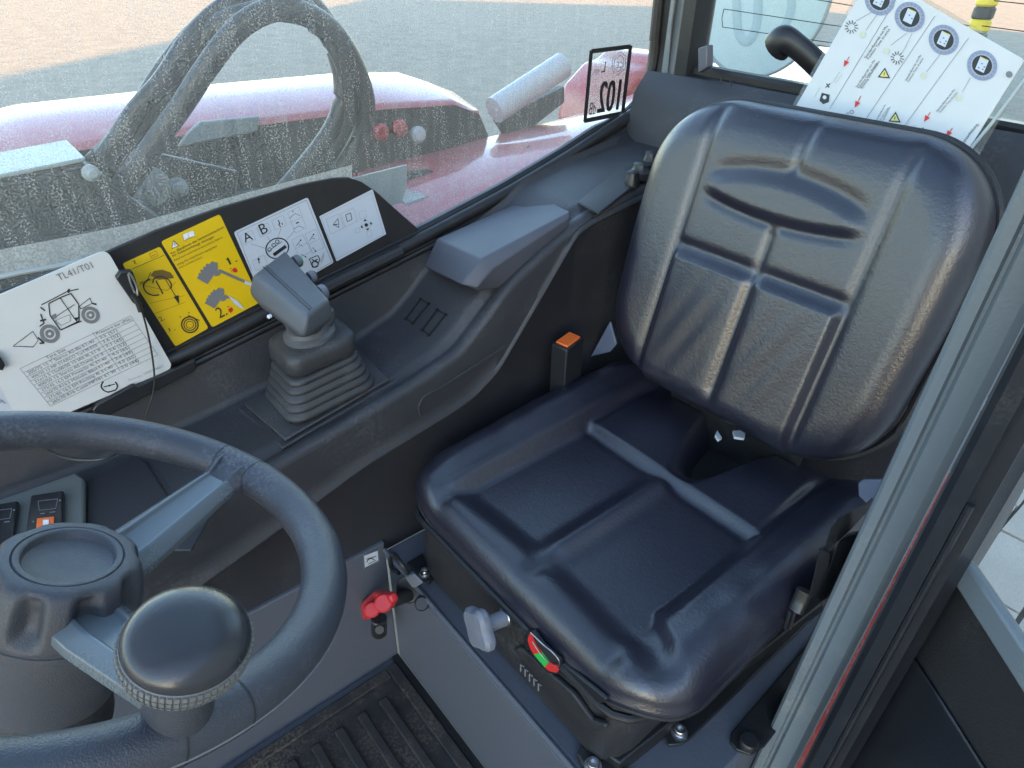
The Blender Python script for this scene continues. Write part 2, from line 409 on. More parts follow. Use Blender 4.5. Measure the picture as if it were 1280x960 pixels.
for y in ys:
    a, t, b, s = smoothtab(ZA, y), smoothtab(ZT, y), smoothtab(ZB, y), smoothtab(ZS, y); b = min(b, a - .006)
    r = [(.777, .29), (.777, b - .010), (.773, b - .004), (.769, b), (.7695, b + .004), (.774, b + .008), (.776, b + .3 * (a - b)), (.776, max(b + .008, a - .014)), (.778, a - .006), (.783, a - .001), (.790, a),
         (.798, a - .001), (.803, min(a, t) - .004), (.808, min(a, t) - .003), (.815, t - .004), (.821, t - .001), (.828, t), (.89, t), (.955, t), (.962, t + .003), (.966, t + .012), (.970, s - .02), (.974, s - .008), (.976, s + .010)]
    prof.append([Vector((x, y, z)) for x, z in r])
cons = thing('side_console', 'long black plastic side console rising behind the joystick', 'console', (.85, -.3, .3))
body = obj('console_body', loft(prof), M['console'], cons, smooth=50)
z5 = Zm((280, 220), .375)
# two lacing slots in the ramp
slot = []
for quad in (((655, 410), (605, 475)), ((682, 425), (628, 490)), ((710, 445), (660, 512)), ((738, 462), (683, 530))):
    a = on(*z5(*quad[0]), x=.90); b = on(*z5(*quad[1]), x=.90)
    P = []
    for q in quad:
        u, v = z5(*q); best = None
        for k in range(140):
            x = .80 + k * .0012; p = on(u, v, x=x); e = abs(p.z - smoothtab(ZT, p.y) - .0022)
            if best is None or e < best[0]: best = (e, p)
        P.append(best[1])
    slot.append(P)
for P in slot:
    obj('slot', tube([P[0], (P[0] + P[1]) / 2, P[1]], .0014, 6, sub=2), M['slotblack'], cons)
    for p in P: obj('slot_end', lathe([(.0032, -.001), (.0032, .0008), (.002, .0012)], 10, p), M['slotblack'], cons)
for a, b in ((0, 1), (2, 3)):
    for k in (0, 1): obj('slot', tube([slot[a][k], slot[b][k]], .0009, 6, sub=0), M['slotblack'], cons)
# pressed recess rim on the lower side face
rp = [on(*z5(*q), x=.7745) for q in ((655, 800), (650, 770), (668, 735), (720, 705), (800, 655), (880, 605), (935, 568))]
obj('recess_rim', tube(rp, .0022, 8, sub=6), M['console'], cons)
# rear hatch lid on the shelf
hl = [on(*p, x=x) for p, x in (((716, 247), .86), ((778, 204), .94), ((808, 222), .86), ((747, 265), .79))]
hl = [Vector((p.x, p.y, smoothtab(ZT, p.y) + .003)) for p in [on(722, 246, z=.838), on(778, 210, z=.856), on(803, 223, z=.856), on(749, 260, z=.835)]]
obj('hatch_lid', prism(hl, (0, 0, .005)), M['black'], cons, bevel=.003)
# sockets behind the lid
for i, (p, r) in enumerate((((803, 206), .022), ((815, 197), .018), ((792, 212), .014))):
    c = on(*p, z=.875); c.z = smoothtab(ZT, c.y); obj('socket_cap', lathe([(r, 0), (r, .012), (r * .8, .018), (r * .75, .026), (r * .5, .028)], 14, c), M['black2'], cons)
# armrest pad
ar = thing('armrest', 'dark grey moulded armrest pad on the console behind the joystick', 'armrest', (.87, -.7, .74))
A_, B_, C_, D_ = on(601, 324, x=.80), on(713, 264, x=.80), on(670, 243, x=.95), on(546, 298, x=.95)
E_, G_ = on(576, 356, x=.805), on(530, 332, x=.95)
F_, H_, I_ = on(597, 360, x=.786), on(617, 335, x=.786), on(712, 271, x=.790)
J_, K_ = on(642, 353, x=.796), Vector((I_.x, I_.y, I_.z - .02))
low = lambda p, z: Vector((p.x, p.y, z))
V = [A_, B_, C_, D_, E_, G_, F_, H_, I_, low(F_, F_.z - .012) + Vector((.012, -.008, 0)), J_ + Vector((0, 0, -.004)), K_, low(C_, C_.z - .07), low(G_, G_.z - .012) + Vector((0, -.01, 0))]
Fc = [[0, 1, 2, 3], [4, 0, 3, 5], [0, 4, 6, 7], [0, 7, 8, 1], [7, 6, 9, 10], [7, 10, 11, 8], [1, 8, 11, 12, 2], [2, 12, 13, 5, 3], [4, 5, 13, 9, 6], [9, 13, 12, 11, 10]]
obj('armrest_pad', mesh(V, Fc), M['arm'], ar, bevel=.0035)
# front switch area -----------------------------------------------------------
tx = obj('textured_cover', prism([on(*p, z=.556) for p in ((110, 604), (172, 571), (268, 640), (240, 690), (150, 690), (109, 690))], (0, 0, .004)), M['console'], cons, bevel=.002)
obj('cover_seam', tube([on(182, 577, z=.5605), on(222, 640, z=.5605)], .0012, 6, sub=0), M['black2'], cons)
sw = thing('switch_panel', 'grey switch panel with black rocker switches behind the steering wheel', 'switch panel', (.85, .06, .55))
swq = [on(*p, z=.562) for p in ((-60, 655), (98, 598), (109, 606), (109, 740), (-60, 790))]
obj('panel', prism(swq, (0, 0, .012)), M['swpanel'], sw, bevel=.004)
zs = Zm((0, 560), .1875)
for nm, q in (('rocker_switch', ((220, 345), (440, 312), (432, 620), (180, 640))), ('rocker_switch', ((-90, 420), (140, 380), (100, 690), (-130, 760)))):
    pq = [on(*zs(*p), z=.575) for p in q]
    k = obj(nm, prism(pq, (0, 0, .009)), M['switch'], sw, bevel=.003)
    c = sum(pq, Vector()) / 4
    if q[0][0] > 0:
        oq = [on(*zs(*p), z=.5845) for p in ((250, 475), (365, 462), (362, 545), (242, 556))]
        obj('orange_button', prism(oq, (0, 0, .002)), M['orange'], k, bevel=.0008)
        wq = [on(*zs(*p), z=.587) for p in ((288, 482), (326, 478), (323, 535), (284, 540))]
        obj('button_symbol', prism(wq, (0, 0, .0004)), M['white'], k, smooth=0)
        oq = [on(*zs(*p), z=.5845) for p in ((236, 610), (300, 600), (296, 640), (232, 650))]
        obj('lower_button', prism(oq, (0, 0, .002)), M['orange'], k, bevel=.0008)
    pr = Print(((0, 0, .5842), (0, 0, 1)), .0003)
    e = (0, 0) if q[0][0] > 0 else (-305, 65)
    S = lambda x, y: zs(x + e[0], y + e[1])
    pr.path([S(255, 355), S(385, 340), S(372, 405), S(262, 418)], .7, 'inkgrey', True); pr.line(S(270, 440), S(300, 436), 1.2, 'inkgrey'); pr.line(S(335, 430), S(370, 426), 1.2, 'inkgrey')
    pr.ell(S(400, 350), (1.2, 0), (0, 1.2), 'inkgrey'); pr.line(S(240, 575), S(285, 570), 1, 'inkgrey'); pr.ell(S(222, 492), (.9, 0), (0, .9), 'green')
    pr.build(k)
cab = thing('loose_cable', 'thin black cable looping under the top of the steering wheel', 'cable', tuple(on(100, 572, z=.60)))
obj('wire', tube([on(*p, z=.62) for p in ((20, 540), (70, 568), (110, 575), (142, 568), (175, 540))], .0022, 8), M['cable'], cab)

# dark wall plate under the window with the stickers ---------------------------
XP = .985
plate = thing('sticker_plate', 'black plate with rounded end standing under the side window behind the joystick', 'panel', (XP, -.3, .66))
outl = [(-140, 640), (-140, 425), (-51, 384), (131, 316), (195, 288), (277, 259), (375, 231), (415, 223), (436, 222), (452, 227), (470, 239), (500, 266), (524, 287), (480, 316), (412, 342), (311, 402), (217, 452), (60, 560), (30, 620)]
obj('plate', prism([on(*p, x=XP) for p in outl], (.006, 0, 0)), M['panel'], plate, bevel=.0015)
# window ledge rail
led = thing('window_ledge', 'black double ridged rail along the bottom of the side window', 'rail', (.97, -.5, .7))
def ledge(off, x, r, y0=.5, y1=-1.16, flat=1.0):
    n = 44; return tube([(x, y0 + (y1 - y0) * i / n, smoothtab(ZS, y0 + (y1 - y0) * i / n) + off) for i in range(n + 1)], r, 12, flat, sub=1)
obj('upper_ridge', ledge(.008, .977, .0115), M['black2'], led)
obj('lower_ridge', ledge(-.012, .972, .0055), M['black2'], led)
cl = [Vector((.9655, y, smoothtab(ZS, y) + .010)) for y in (-.40, -.44, -.48, -.52, -.552)]
obj('clip', tube(cl, .0105, 10, sub=3), M['black'], led)

# ------------------------------------------------------------------ side window
XW = 1.0
win = thing('side_window', 'dusty side window with black rubber seal', 'window', (XW, -.6, .75))
gl_out = [(-200, 470), (-200, 345), (0, 345), (165, 312), (300, 272), (440, 226)]
def sill_line(y): return smoothtab(ZS, y) + .012
top = 1.75; wy0, wy1 = .75, -1.232
gp = [Vector((XW, wy0, sill_line(wy0)))] + [Vector((XW, y, sill_line(y))) for y in [.5 - .05 * i for i in range(0, 33)]]
corner = [on(*p, x=XW) for p in ((770, 150), (792, 131), (806, 108), (813, 80), (817, 50), (821, 0))]
gp = [p for p in gp if p.y > corner[0].y + .02] + corner + [Vector((XW, corner[-1].y, top)), Vector((XW, wy0, top))]
obj('pane', mesh(gp, [list(range(len(gp)))]), M['glass'], win, smooth=0)
seal = [p for p in gp[:-1]]
obj('rubber_seal', tube([p + Vector((-.006, 0, 0)) for p in seal[14:]], .0125, 10, sub=2), M['black2'], win)
sp2 = [p + Vector((-.004, -.026 if i > 5 else -.02, 0)) for i, p in enumerate(corner)]
obj('corner_frame', loft([[p + Vector((-.002, 0, 0)), p + Vector((-.016, -.002, -.004)), p + Vector((-.030, -.004, -.012)), p + Vector((-.034, -.004, -.014)), p + Vector((-.036, .0, -.018)), p + Vector((-.054, .014, -.034)), p + Vector((-.072, .03, -.05))] for p in [on(700, 196, x=XW), on(740, 172, x=XW)] + corner + [Vector((XW, corner[-1].y, top))]]), M['black2'], win, smooth=60)
# thick dusty strip along the bottom edge of the pane
bl = [on(*p, x=.994) for p in ((-160, 388), (0, 345), (80, 330), (165, 309), (300, 268), (440, 224))]
tl = [on(*p, x=.994) for p in ((-160, 345), (0, 312), (80, 297), (165, 280), (300, 243), (440, 206))]
obj('dust_strip', mesh(bl + tl, [[i, i + 1, i + 7, i + 6] for i in range(5)]), M['glassband'], win, smooth=0)
obj('bright_edge', tube([p + Vector((-.003, 0, 0)) for p in bl], .0034, 8, sub=4), M['exgrey'], win)
pr = Print(((.992, 0, 0), (1, 0, 0)), .0004)
pr.text('SEKURIT  2000', (158, 313), (205, 300), 'sticker'); pr.text('43', (218, 296), (228, 293), 'sticker'); pr.text('UNIS 776 RAD', (256, 282), (304, 268), 'sticker'); pr.text('E1 43R', (312, 264), (340, 256), 'sticker')
pr.build(win, 'glass_lettering')
# noise sticker on the glass
nz = thing('noise_sticker', 'square noise level sticker reading 102 dB seen mirrored on the side window', 'sticker', tuple(on(760, 110, x=.997)))
zq = Zm((700, 30), 140 / 896.)
pn = Print(((.9965, 0, 0), (1, 0, 0)), .0003)
film = [on(*zq(*p), x=.997) for p in ((250, 215), (565, 180), (500, 715), (195, 775))]
obj('film', mesh(film, [[0, 1, 2, 3]]), M['film'], nz, smooth=0)
pn.path([zq(*p) for p in ((252, 218), (565, 180))], 5.6); pn.path([zq(*p) for p in ((565, 172), (500, 715))], 4.4); pn.path([zq(*p) for p in ((510, 712), (190, 776))], 5.6); pn.path([zq(*p) for p in ((250, 212), (198, 782))], 4.4)
def mtext(s, body, bl_, br_, tr_, mat):
    """mirrored lettering: bl_ is the photo pixel of the baseline end (right), letters grow leftwards"""
    if body not in TC: TC[body] = text_mesh(body)
    m = TC[body]; xs = [v.co.x for v in m.vertices]; yy = [v.co.y for v in m.vertices]; x0, x1, y1 = min(xs), max(xs), max(yy)
    A, B, T = s.P(bl_), s.P(br_), s.P(tr_)
    s.add(mat, [A + (B - A) * ((v.co.x - x0) / (x1 - x0)) + (T - A) * (v.co.y / y1) for v in m.vertices], [list(f.vertices) for f in m.polygons])
for ox in (-5, 0, 5): mtext(pn, '102', zq(462 + ox, 685), zq(298 + ox, 712), zq(492 + ox, 440), 'ink')
mtext(pn, 'dB', zq(282, 720), zq(228, 728), zq(292, 622), 'ink')
mtext(pn, 'L', zq(358, 384), zq(328, 388), zq(368, 300), 'ink')
mtext(pn, 'WA', zq(320, 392), zq(262, 400), zq(324, 356), 'inkgrey')
for k in (1, .72):
    pn.path([zq(472 + k * dx, 315 + k * dy) for dx, dy in ((12, -92), (52, -55), (48, 40), (-12, 95), (-58, 50), (-50, -40))], .7, 'inkgrey', True)
mtext(pn, 'CE', zq(500, 350), zq(450, 352), zq(504, 300), 'inkgrey')
pn.build(nz)

# ------------------------------------------------------------------ stickers and cards on the plate
PL = ((XP - .0005, 0, 0), (1, 0, 0))
z1 = Zm((0, 300), 240 / 1047.)
PW = ((XP - .024, 0, 0), (1, 0, 0))
wc, p = card('tyre_pressure_card', 'large white tyre pressure card reading TL41/T01 hooked on the black plate', 'card', ((-51, 389), (133, 311), (216, 459), (30, 538)), PW, 'paper', .003, .012)
p.text('TL41/T01', z1(322, 222), z1(510, 150), 'inkgrey', 1.15)
T = z1
def wheelp(c, r):
    p.ell(c, (r, -.42 * r * .3), (.25 * r, .95 * r), 'inkgrey', .38); p.ell(c, (.45 * r, -.06 * r), (.1 * r, .43 * r), 'inkgrey'); p.ell(c, (.16 * r, 0), (0, .15 * r), 'paper', up=.0002)
wheelp(T(270, 510), 12.2); wheelp(T(492, 408), 11.2)
p.path([T(70, 578), T(178, 497), T(208, 545), T(180, 582)], .8, 'ink', True)
p.path([T(205, 530), T(240, 560), T(215, 562)], 2, 'ink'); p.path([T(215, 470), T(240, 452), T(220, 402)], 1.6, 'ink')
p.path([T(265, 345), T(330, 312), T(385, 290), T(428, 350), T(430, 440), T(330, 490), T(272, 410)], 1.5, 'ink', True)
p.path([T(225, 352), T(250, 340), T(365, 280), T(428, 266)], 1.3, 'ink'); p.line(T(325, 312), T(415, 440), 1.1, 'ink'); p.poly([T(400, 425), T(428, 418), T(418, 445)], 'ink')
p.path([T(285, 430), T(405, 350)], .9, 'ink'); p.path([T(300, 440), T(330, 425), T(380, 405), T(385, 440), T(335, 465)], .7, 'inkgrey', True); p.path([T(220, 365), T(245, 385)], 1.6, 'ink'); p.path([T(218, 440), T(250, 432)], 2.2, 'ink')
p.path([T(432, 360), T(490, 315), T(500, 345), T(440, 375)], .9, 'ink', True); p.line(T(500, 345), T(525, 350), 1.8); p.path([T(330, 490), T(445, 440)], 1.3, 'ink'); p.poly([T(365, 272), T(378, 262), T(382, 280), T(370, 290)], 'ink'); p.poly([T(280, 410), T(305, 398), T(308, 425), T(285, 432)], 'inkgrey')
p.ell(T(595, 795), (10.5, -2), (3, 8), 'ink', .16, a0=-.5, a1=1.0); p.ell(T(595, 795), (10.5, -2), (3, 8), 'ink', .16, a0=1.9, a1=4.2); p.line(T(565, 800), T(625, 785), 1.1); p.line(T(585, 830), T(632, 816), 1.6)
p.ell(T(595, 793), (1.2, 0), (0, 1.2), 'ink')
# table
L0, L1, R0, R1, C0, C1 = (108, 700), (275, 905), (710, 412), (860, 625), (505, 503), (655, 712)
lp = lambda a, b, t: (a[0] + (b[0] - a[0]) * t, a[1] + (b[1] - a[1]) * t)
for i in range(10): p.line(T(*lp(L0, L1, i / 9)), T(*lp(R0, R1, i / 9)), .45, 'inkgrey')
for a, b in ((L0, L1), (R0, R1), (C0, C1)): p.line(T(*a), T(*b), .5, 'inkgrey')
rows = [('Tyre Size', 'Pressure bar (PSI)'), ('205/75 15 T Starco AS-Bu ET-40', '3.5 (51)'), ('400/50 15 MP STARCO Turf M ET0', '3.6 (52)'), ('31x15.5 15x00/50 15 IAS 4L ET 8', '3.1 (45)'), ('400/50 15 Starco AS-Dump ET 8', '3.6 (52)'),
        ('275/45 16.5 EM PowerGr 4L ET-40', '4.5 (65)'), ('260/70 R16.5 Michelin Bibst ET-40', '3.4 (49)'), ('275/85 16.5 EM Rocking 4L ET-40', '4.5 (65)'), ('265/70 R16 Conti MPT81 ET 30', '3.0 (44)')]
for i, (a, b) in enumerate(rows):
    t = (i + .78) / 9; l, c, r = lp(L0, L1, t), lp(C0, C1, t), lp(R0, R1, t)
    s0, s1 = (.34, .60) if i == 0 else (.04, .95); q0, q1 = (.05, .95) if i == 0 else (.06, .52)
    p.text(a, T(*lp(l, c, s0)), T(*lp(l, c, s1)), 'inkgrey'); p.text(b, T(*lp(c, r, q0)), T(*lp(c, r, q1)), 'inkgrey', .9)
p.text('Part no. 1000316855', T(705, 770), T(890, 690), 'inkpale')
p.build(wc)
# holder clips of the card
hold = thing('card_holder', 'black plastic clips holding the white tyre pressure card', 'holder', tuple(on(160, 370, x=.968)))
z1f = lambda pts, x: [on(*z1(*q), x=x) for q in pts]
obj('side_clip', prism(z1f(((622, 195), (645, 160), (712, 155), (730, 200), (770, 345), (745, 352), (715, 330)),   .957), (-.010, 0, 0)), M['black2'], hold, bevel=.002)
obj('lower_clip', prism(z1f(((495, 918), (520, 885), (720, 778), (745, 785), (1060, 640), (1060, 700), (560, 960)), .957), (-.008, 0, 0)), M['black2'], hold, bevel=.002)
obj('left_clip', prism(z1f(((-30, 600), (0, 632), (24, 668), (12, 700), (-30, 690)), .957), (-.008, 0, 0)), M['black2'], hold, bevel=.0015)
cord = thing('lanyard', 'thin black cord with metal ring hanging over the tyre pressure card', 'cord', tuple(on(185, 470, x=.95)))
obj('cord', tube(z1f(((745, 310), (765, 360), (800, 480), (828, 620), (842, 740), (835, 830), (800, 950), (780, 1050)), .943), .0013, 8), M['cable'], cord)
obj('metal_ring', tube(z1f(((700, 185), (712, 230), (735, 285), (748, 300), (745, 255), (722, 205), (702, 180)), .945), .0016, 8), M['steel'], cord)
obj('ferrule', tube(z1f(((722, 296), (745, 330), (768, 390)), .9435), .0034, 8), M['cable'], cord)
bl_ = thing('blue_card_corner', 'corner of a white card with blue lettering under the tyre pressure card', 'card', tuple(on(5, 495, x=.98)))
obj('sheet', prism([on(*q, x=.983) for q in ((-60, 470), (-2, 481), (22, 512), (10, 545), (-60, 560))], (-.001, 0, 0)), M['sticker'], bl_, smooth=0)
pr = Print(((.982, 0, 0), (1, 0, 0)), .0004); pr.text('4', z1(8, 905), z1(36, 885), 'inkblue', 1.2); pr.build(bl_)

z2 = Zm((140, 240), 200 / 960.)
y1, p = card('hose_warning_sticker', 'narrow yellow sticker with a hose coil and arrow diagram', 'sticker', ((152.5, 329.6), (200, 308), (260.5, 410), (219, 433)), PL, 'yellow', .0008, .004)
p.line(z2(118, 462), z2(312, 378), .6, 'ink'); p.path([z2(118, 420), z2(132, 405), z2(145, 430)], .5, 'inkbrown'); p.line(z2(131, 415), z2(136, 430), .8, 'ink')
p.path([z2(222, 370), z2(262, 352), z2(275, 380), z2(236, 398)], .5, 'inkbrown', True); p.line(z2(235, 385), z2(262, 372), .7, 'inkbrown')
p.poly([z2(*q) for q in ((230, 500), (250, 472), (300, 465), (350, 482), (372, 515), (330, 520), (280, 525))], 'inkbrown')
p.ell(z2(248, 570), (13, -1), (3, 11), 'ink', .14, a0=1.2, a1=4.6); p.ell(z2(300, 550), (12, 0), (3, 10), 'ink', .14, a0=3.2, a1=7); p.line(z2(262, 530), z2(305, 610), 1.6, 'ink'); p.line(z2(305, 500), z2(390, 640), .8, 'ink')
p.poly([z2(368, 628), z2(398, 618), z2(403, 672)], 'ink'); p.path([z2(160, 545), z2(260, 520), z2(370, 500)], .5, 'inkbrown'); p.path([z2(190, 560), z2(330, 590), z2(380, 540)], .5, 'inkbrown'); p.path([z2(230, 480), z2(205, 545)], .8, 'ink'); p.path([z2(165, 560), z2(180, 535), z2(190, 575)], .6, 'ink')
p.line(z2(230, 665), z2(435, 580 + 40), .4, 'inkbrown'); p.line(z2(250, 730), z2(440, 660), .4, 'inkbrown'); p.text('2.', z2(290, 778), z2(318, 764), 'inkbrown')
for k in (1, .72, .45): p.ell(z2(466, 795), (11 * k, -2 * k), (2.5 * k, 10.5 * k), 'ink', .16)
p.line(z2(455, 740), z2(525, 770), 1, 'ink'); p.line(z2(340, 815), z2(348, 835), 1.2, 'ink'); p.ell(z2(408, 748), (.8, 0), (0, .8), 'ink'); p.ell(z2(460, 722), (.8, 0), (0, .8), 'ink'); p.ell(z2(376, 825), (.7, 0), (0, .7), 'inkbrown')
p.build(y1)
y2, p = card('attachment_warning_sticker', 'wide yellow sticker with two grey bucket diagrams numbered 1 and 2', 'sticker', ((201, 302), (274.5, 267.5), (326, 377), (265, 409)), PL, 'yellow', .0008, .004)
p.poly([z2(357, 340), z2(368, 288), z2(402, 322)], 'ink'); p.poly([z2(360, 335), z2(369, 295), z2(396, 322)], 'white', .0001); p.line(z2(372, 306), z2(378, 322), .8, 'ink', .0002)
p.poly([z2(422, 258), z2(452, 240), z2(458, 272), z2(432, 290)], 'white'); p.poly([z2(454, 240), z2(488, 232), z2(496, 262), z2(460, 272)], 'white'); p.path([z2(422, 258), z2(432, 290), z2(496, 264)], .5, 'inkgrey')
p.text('Vor Abnehmen des Seriennummerieren', z2(352, 376), z2(672, 214), 'ink', 1.0); p.text('der Anbauwerkzeuge einsteigen', z2(362, 390), z2(612, 272), 'ink', 1.0)
p.text('Read and understand instructions before', z2(376, 414), z2(664, 274), 'inkbrown'); p.text('using this attachment equipment', z2(392, 440), z2(632, 326), 'inkbrown'); p.text('check all bolts locked', z2(402, 460), z2(540, 394), 'inkbrown')
def bucket(dx, dy, k, arm):
    q = lambda x, y: z2(dx + k * (x - 570), dy + k * (y - 480))
    p.poly([q(*c) for c in ((508, 516), (520, 500), (516, 488), (534, 484), (528, 466), (548, 464), (545, 448), (562, 446), (562, 430), (582, 432), (598, 416), (632, 424), (634, 462), (572, 552))], 'inkgrey')
    p.poly([q(*c) for c in ((610, 500), (626, 470), (648, 462), (658, 480), (640, 500), (622, 504))], 'inkgrey', .0001)
    if arm: p.line(q(648, 472), q(800, 540), 3.4, 'inkgrey'); p.poly([q(*c) for c in ((796, 528), (838, 546), (832, 564), (792, 548))], 'sticker', .0002)
    else: p.poly([q(*c) for c in ((660, 465), (720, 500), (770, 560), (735, 545), (700, 520))], 'sticker', .0002); p.line(q(640, 480), q(672, 478), 3, 'inkgrey')
bucket(570, 480, 1, True); bucket(612, 632, .92, False)
p.text('1.', z2(706, 436), z2(752, 414), 'ink', .62); p.line(z2(691, 394), z2(686, 408), .9)
p.text('2.', z2(644, 758), z2(694, 733), 'ink', 1.2)
p.poly([z2(720, 462), z2(738, 452), z2(752, 468), z2(748, 482), z2(728, 480)], 'inkred'); p.line(z2(705, 462), z2(718, 456), 1, 'inkred'); p.line(z2(712, 474), z2(722, 470), 1, 'inkred')
p.poly([z2(696, 700), z2(718, 690), z2(726, 706), z2(712, 726), z2(698, 714)], 'inkred'); p.line(z2(690, 690), z2(704, 683), 1, 'inkred')
p.build(y2)
z3 = Zm((280, 230), 220 / 1056.)
w1, p = card('joystick_function_sticker', 'white sticker with A and B joystick function diagram behind the joystick', 'sticker', ((292, 290), (384.5, 246.5), (417, 328), (330, 378)), PL, 'sticker', .0008, .004)
p.path([z3(78, 292), z3(492, 96), z3(645, 468), z3(555, 520)], .45, 'inkgrey'); p.line(z3(78, 292), z3(165, 520), .45, 'inkgrey')
def sq(a, b, c, d, mat='inkpale', w=.5): p.path([z3(*a), z3(*b), z3(*c), z3(*d)], w, mat, True)
sq((95, 310), (165, 276), (188, 330), (118, 366)); sq((195, 262), (260, 232), (283, 285), (218, 318)); sq((283, 220), (350, 186), (374, 244), (306, 276)); sq((378, 172), (446, 136), (492, 262), (428, 292)); p.line(z3(400, 230), z3(468, 196), .5, 'inkpale')
sq((404, 336), (470, 302), (522, 404), (450, 440)); sq((484, 300), (548, 270), (598, 380), (530, 414)); p.line(z3(426, 388), z3(498, 352), .5, 'inkpale'); p.line(z3(508, 358), z3(572, 328), .5, 'inkpale'); sq((168, 460), (238, 424), (262, 480), (190, 520))
p.text('A', z3(126, 352), z3(174, 330), 'ink', 1.05); p.text('B', z3(228, 304), z3(266, 286), 'ink', 1.05)
p.path([z3(322, 215), z3(334, 236), z3(326, 240), z3(338, 256)], 1.1, 'ink'); p.line(z3(346, 232), z3(350, 244), 1, 'ink')
p.path([z3(390, 205), z3(425, 175), z3(455, 190)], .6, 'inkgrey'); p.line(z3(408, 165), z3(414, 160), 1.2); p.path([z3(412, 270), z3(450, 250), z3(480, 265)], .6, 'inkgrey'); p.line(z3(430, 235), z3(448, 228), 1.4)
for a, b in (((430, 372), (458, 336)), ((510, 340), (536, 302)), ((460, 420), (488, 436)), ((530, 380), (548, 402))): p.line(z3(*a), z3(*b), .7, 'inkgrey'); p.ell(z3(*b), (.9, 0), (0, .9), 'ink')
p.line(z3(445, 360), z3(470, 372), .6, 'inkgrey'); p.line(z3(520, 320), z3(545, 330), .6, 'inkgrey')
for a, b in (((160, 358), (256, 388)), ((255, 312), (278, 345)), ((342, 262), (322, 320)), ((420, 280), (372, 335))): p.line(z3(*a), z3(*b), .4, 'inkgrey')
p.ell(z3(318, 385), (14.5, -5), (4, 12.5), 'ink', .1)
for c in ((272, 392), (296, 366), (318, 345)): p.ell(z3(*c), (2.6, -.5), (.5, 2.6), 'ink', .3)
p.line(z3(296, 425), z3(370, 372), 4.2, 'ink'); p.line(z3(262, 404), z3(345, 345), .6, 'ink'); p.line(z3(205, 450), z3(210, 475), 1); p.poly([z3(198, 455), z3(205, 440), z3(216, 452)], 'ink')
p.path([z3(510, 448), z3(560, 428), z3(574, 450), z3(560, 490), z3(530, 500)], .9, 'ink', True); p.ell(z3(545, 480), (4.4, -1), (1, 4.4), 'ink', .3); p.path([z3(525, 450), z3(555, 470)], 1.2); p.path([z3(525, 470), z3(560, 450)], 1.2); p.line(z3(596, 410), z3(578, 470), .4, 'inkgrey'); p.line(z3(600, 420), z3(585, 470), .4, 'inkgrey')
p.build(w1)
w2, p = card('direction_arrows_sticker', 'small white sticker with four black direction arrows at the plate end', 'sticker', ((399, 270.5), (465.5, 236.5), (482.5, 292.5), (420.6, 326.5)), PL, 'sticker', .0008, .0015)
p.path([z3(582, 200), z3(882, 52), z3(958, 300), z3(672, 448)], .35, 'inkpale', True)
sq((610, 210), (690, 178), (718, 262), (640, 300)); sq((702, 176), (776, 142), (798, 222), (724, 258)); sq((806, 170), (846, 155), (854, 196), (816, 212), w=.4)
p.path([z3(655, 240), z3(682, 205), z3(688, 262)], .8, 'inkgrey', True); p.line(z3(652, 246), z3(680, 240), 1, 'ink'); p.path([z3(728, 185), z3(758, 172), z3(766, 212), z3(738, 225)], 1, 'inkgrey', True)
p.ell(z3(852, 245), (2.2, 0), (0, 2.2), 'ink')
for (x, y), (dx, dy) in (((845, 218), (-3, -12)), ((880, 236), (12, -4)), ((860, 270), (3, 12)), ((826, 256), (-12, 4))):
    p.poly([z3(x + dx * .7, y + dy * .7), z3(x - dy * .9 - dx * .3, y + dx * .9 - dy * .3), z3(x + dy * .9 - dx * .3, y - dx * .9 - dy * .3)], 'ink')
sq((785, 270), (810, 260), (815, 285), (790, 295), w=.4); sq((855, 285), (880, 275), (888, 310), (862, 322), w=.4)
p.build(w2)

# ------------------------------------------------------------------ joystick
js = thing('joystick', 'grey joystick with ribbed rubber boot standing on the console', 'joystick', (.872, -.33, .59))
pq = [on(306, 508, z=.580), on(357, 553, z=.578), on(487, 477, z=.608), on(441, 431, z=.616)]
obj('base_plate', prism([q + Vector((0, 0, .001)) for q in pq], (0, 0, .005)), M['boot'], js, bevel=.002)
ob = [q + (q - sum(pq, Vector()) / 4) * .09 for q in pq]
obj('base_surround', prism([q + Vector((0, 0, -.006)) for q in ob], (0, 0, .0055)), M['console'], js, bevel=.002)
def rsq(c, hx, hy, r, z, n=8, tilt=0.0):
    out = []
    for sx, sy, a0 in ((1, 1, 0), (-1, 1, 90), (-1, -1, 180), (1, -1, 270)):
        for k in range(n):
            t = math.radians(a0 + 90 * k / (n - 1)); out.append(Vector((c[0] + sx * (hx - r) + r * math.cos(t), c[1] + sy * (hy - r) + r * math.sin(t), z + tilt * (c[1] + sy * (hy - r) + r * math.sin(t) - c[1]))))
    return out
JX, JY = .876, -.333
rings = []
nr = 5
for i in range(nr):
    s0 = 1 - .055 * i; z0 = .601 + .0135 * i; cx = JX - .001 * i; cy = JY + .0005 * i
    for dz, ds in ((0, -.045), (.002, -.008), (.006, 0), (.0095, -.02), (.012, -.075)):
        rings.append(rsq((cx, cy), .062 * (s0 + ds), .076 * (s0 + ds), .027 * s0, z0 + dz, tilt=-.12))
obj('boot_ribs', loft(rings, True, True), M['boot'], js, smooth=60)
tr = []
for z, s in ((.668, .68), (.672, .73), (.69, .735), (.698, .71), (.702, .64), (.703, .5)): tr.append(rsq((JX - .004, JY + .002),   .058 * s + .006, .070 * s + .006, .022, z + .002, tilt=-.1))
obj('boot_cap', loft(tr, True, True), M['boot'], js, smooth=60)
nb = Vector((JX - .004, JY + .003, .70)); hd = on(366, 362, z=.805)
obj('collar', lathe([(.038, -.006), (.040, 0), (.039, .010), (.033, .014), (.031, .02), (.027, .022)], 28, nb, Vector((0, .1, 1))), M['joy'], js)
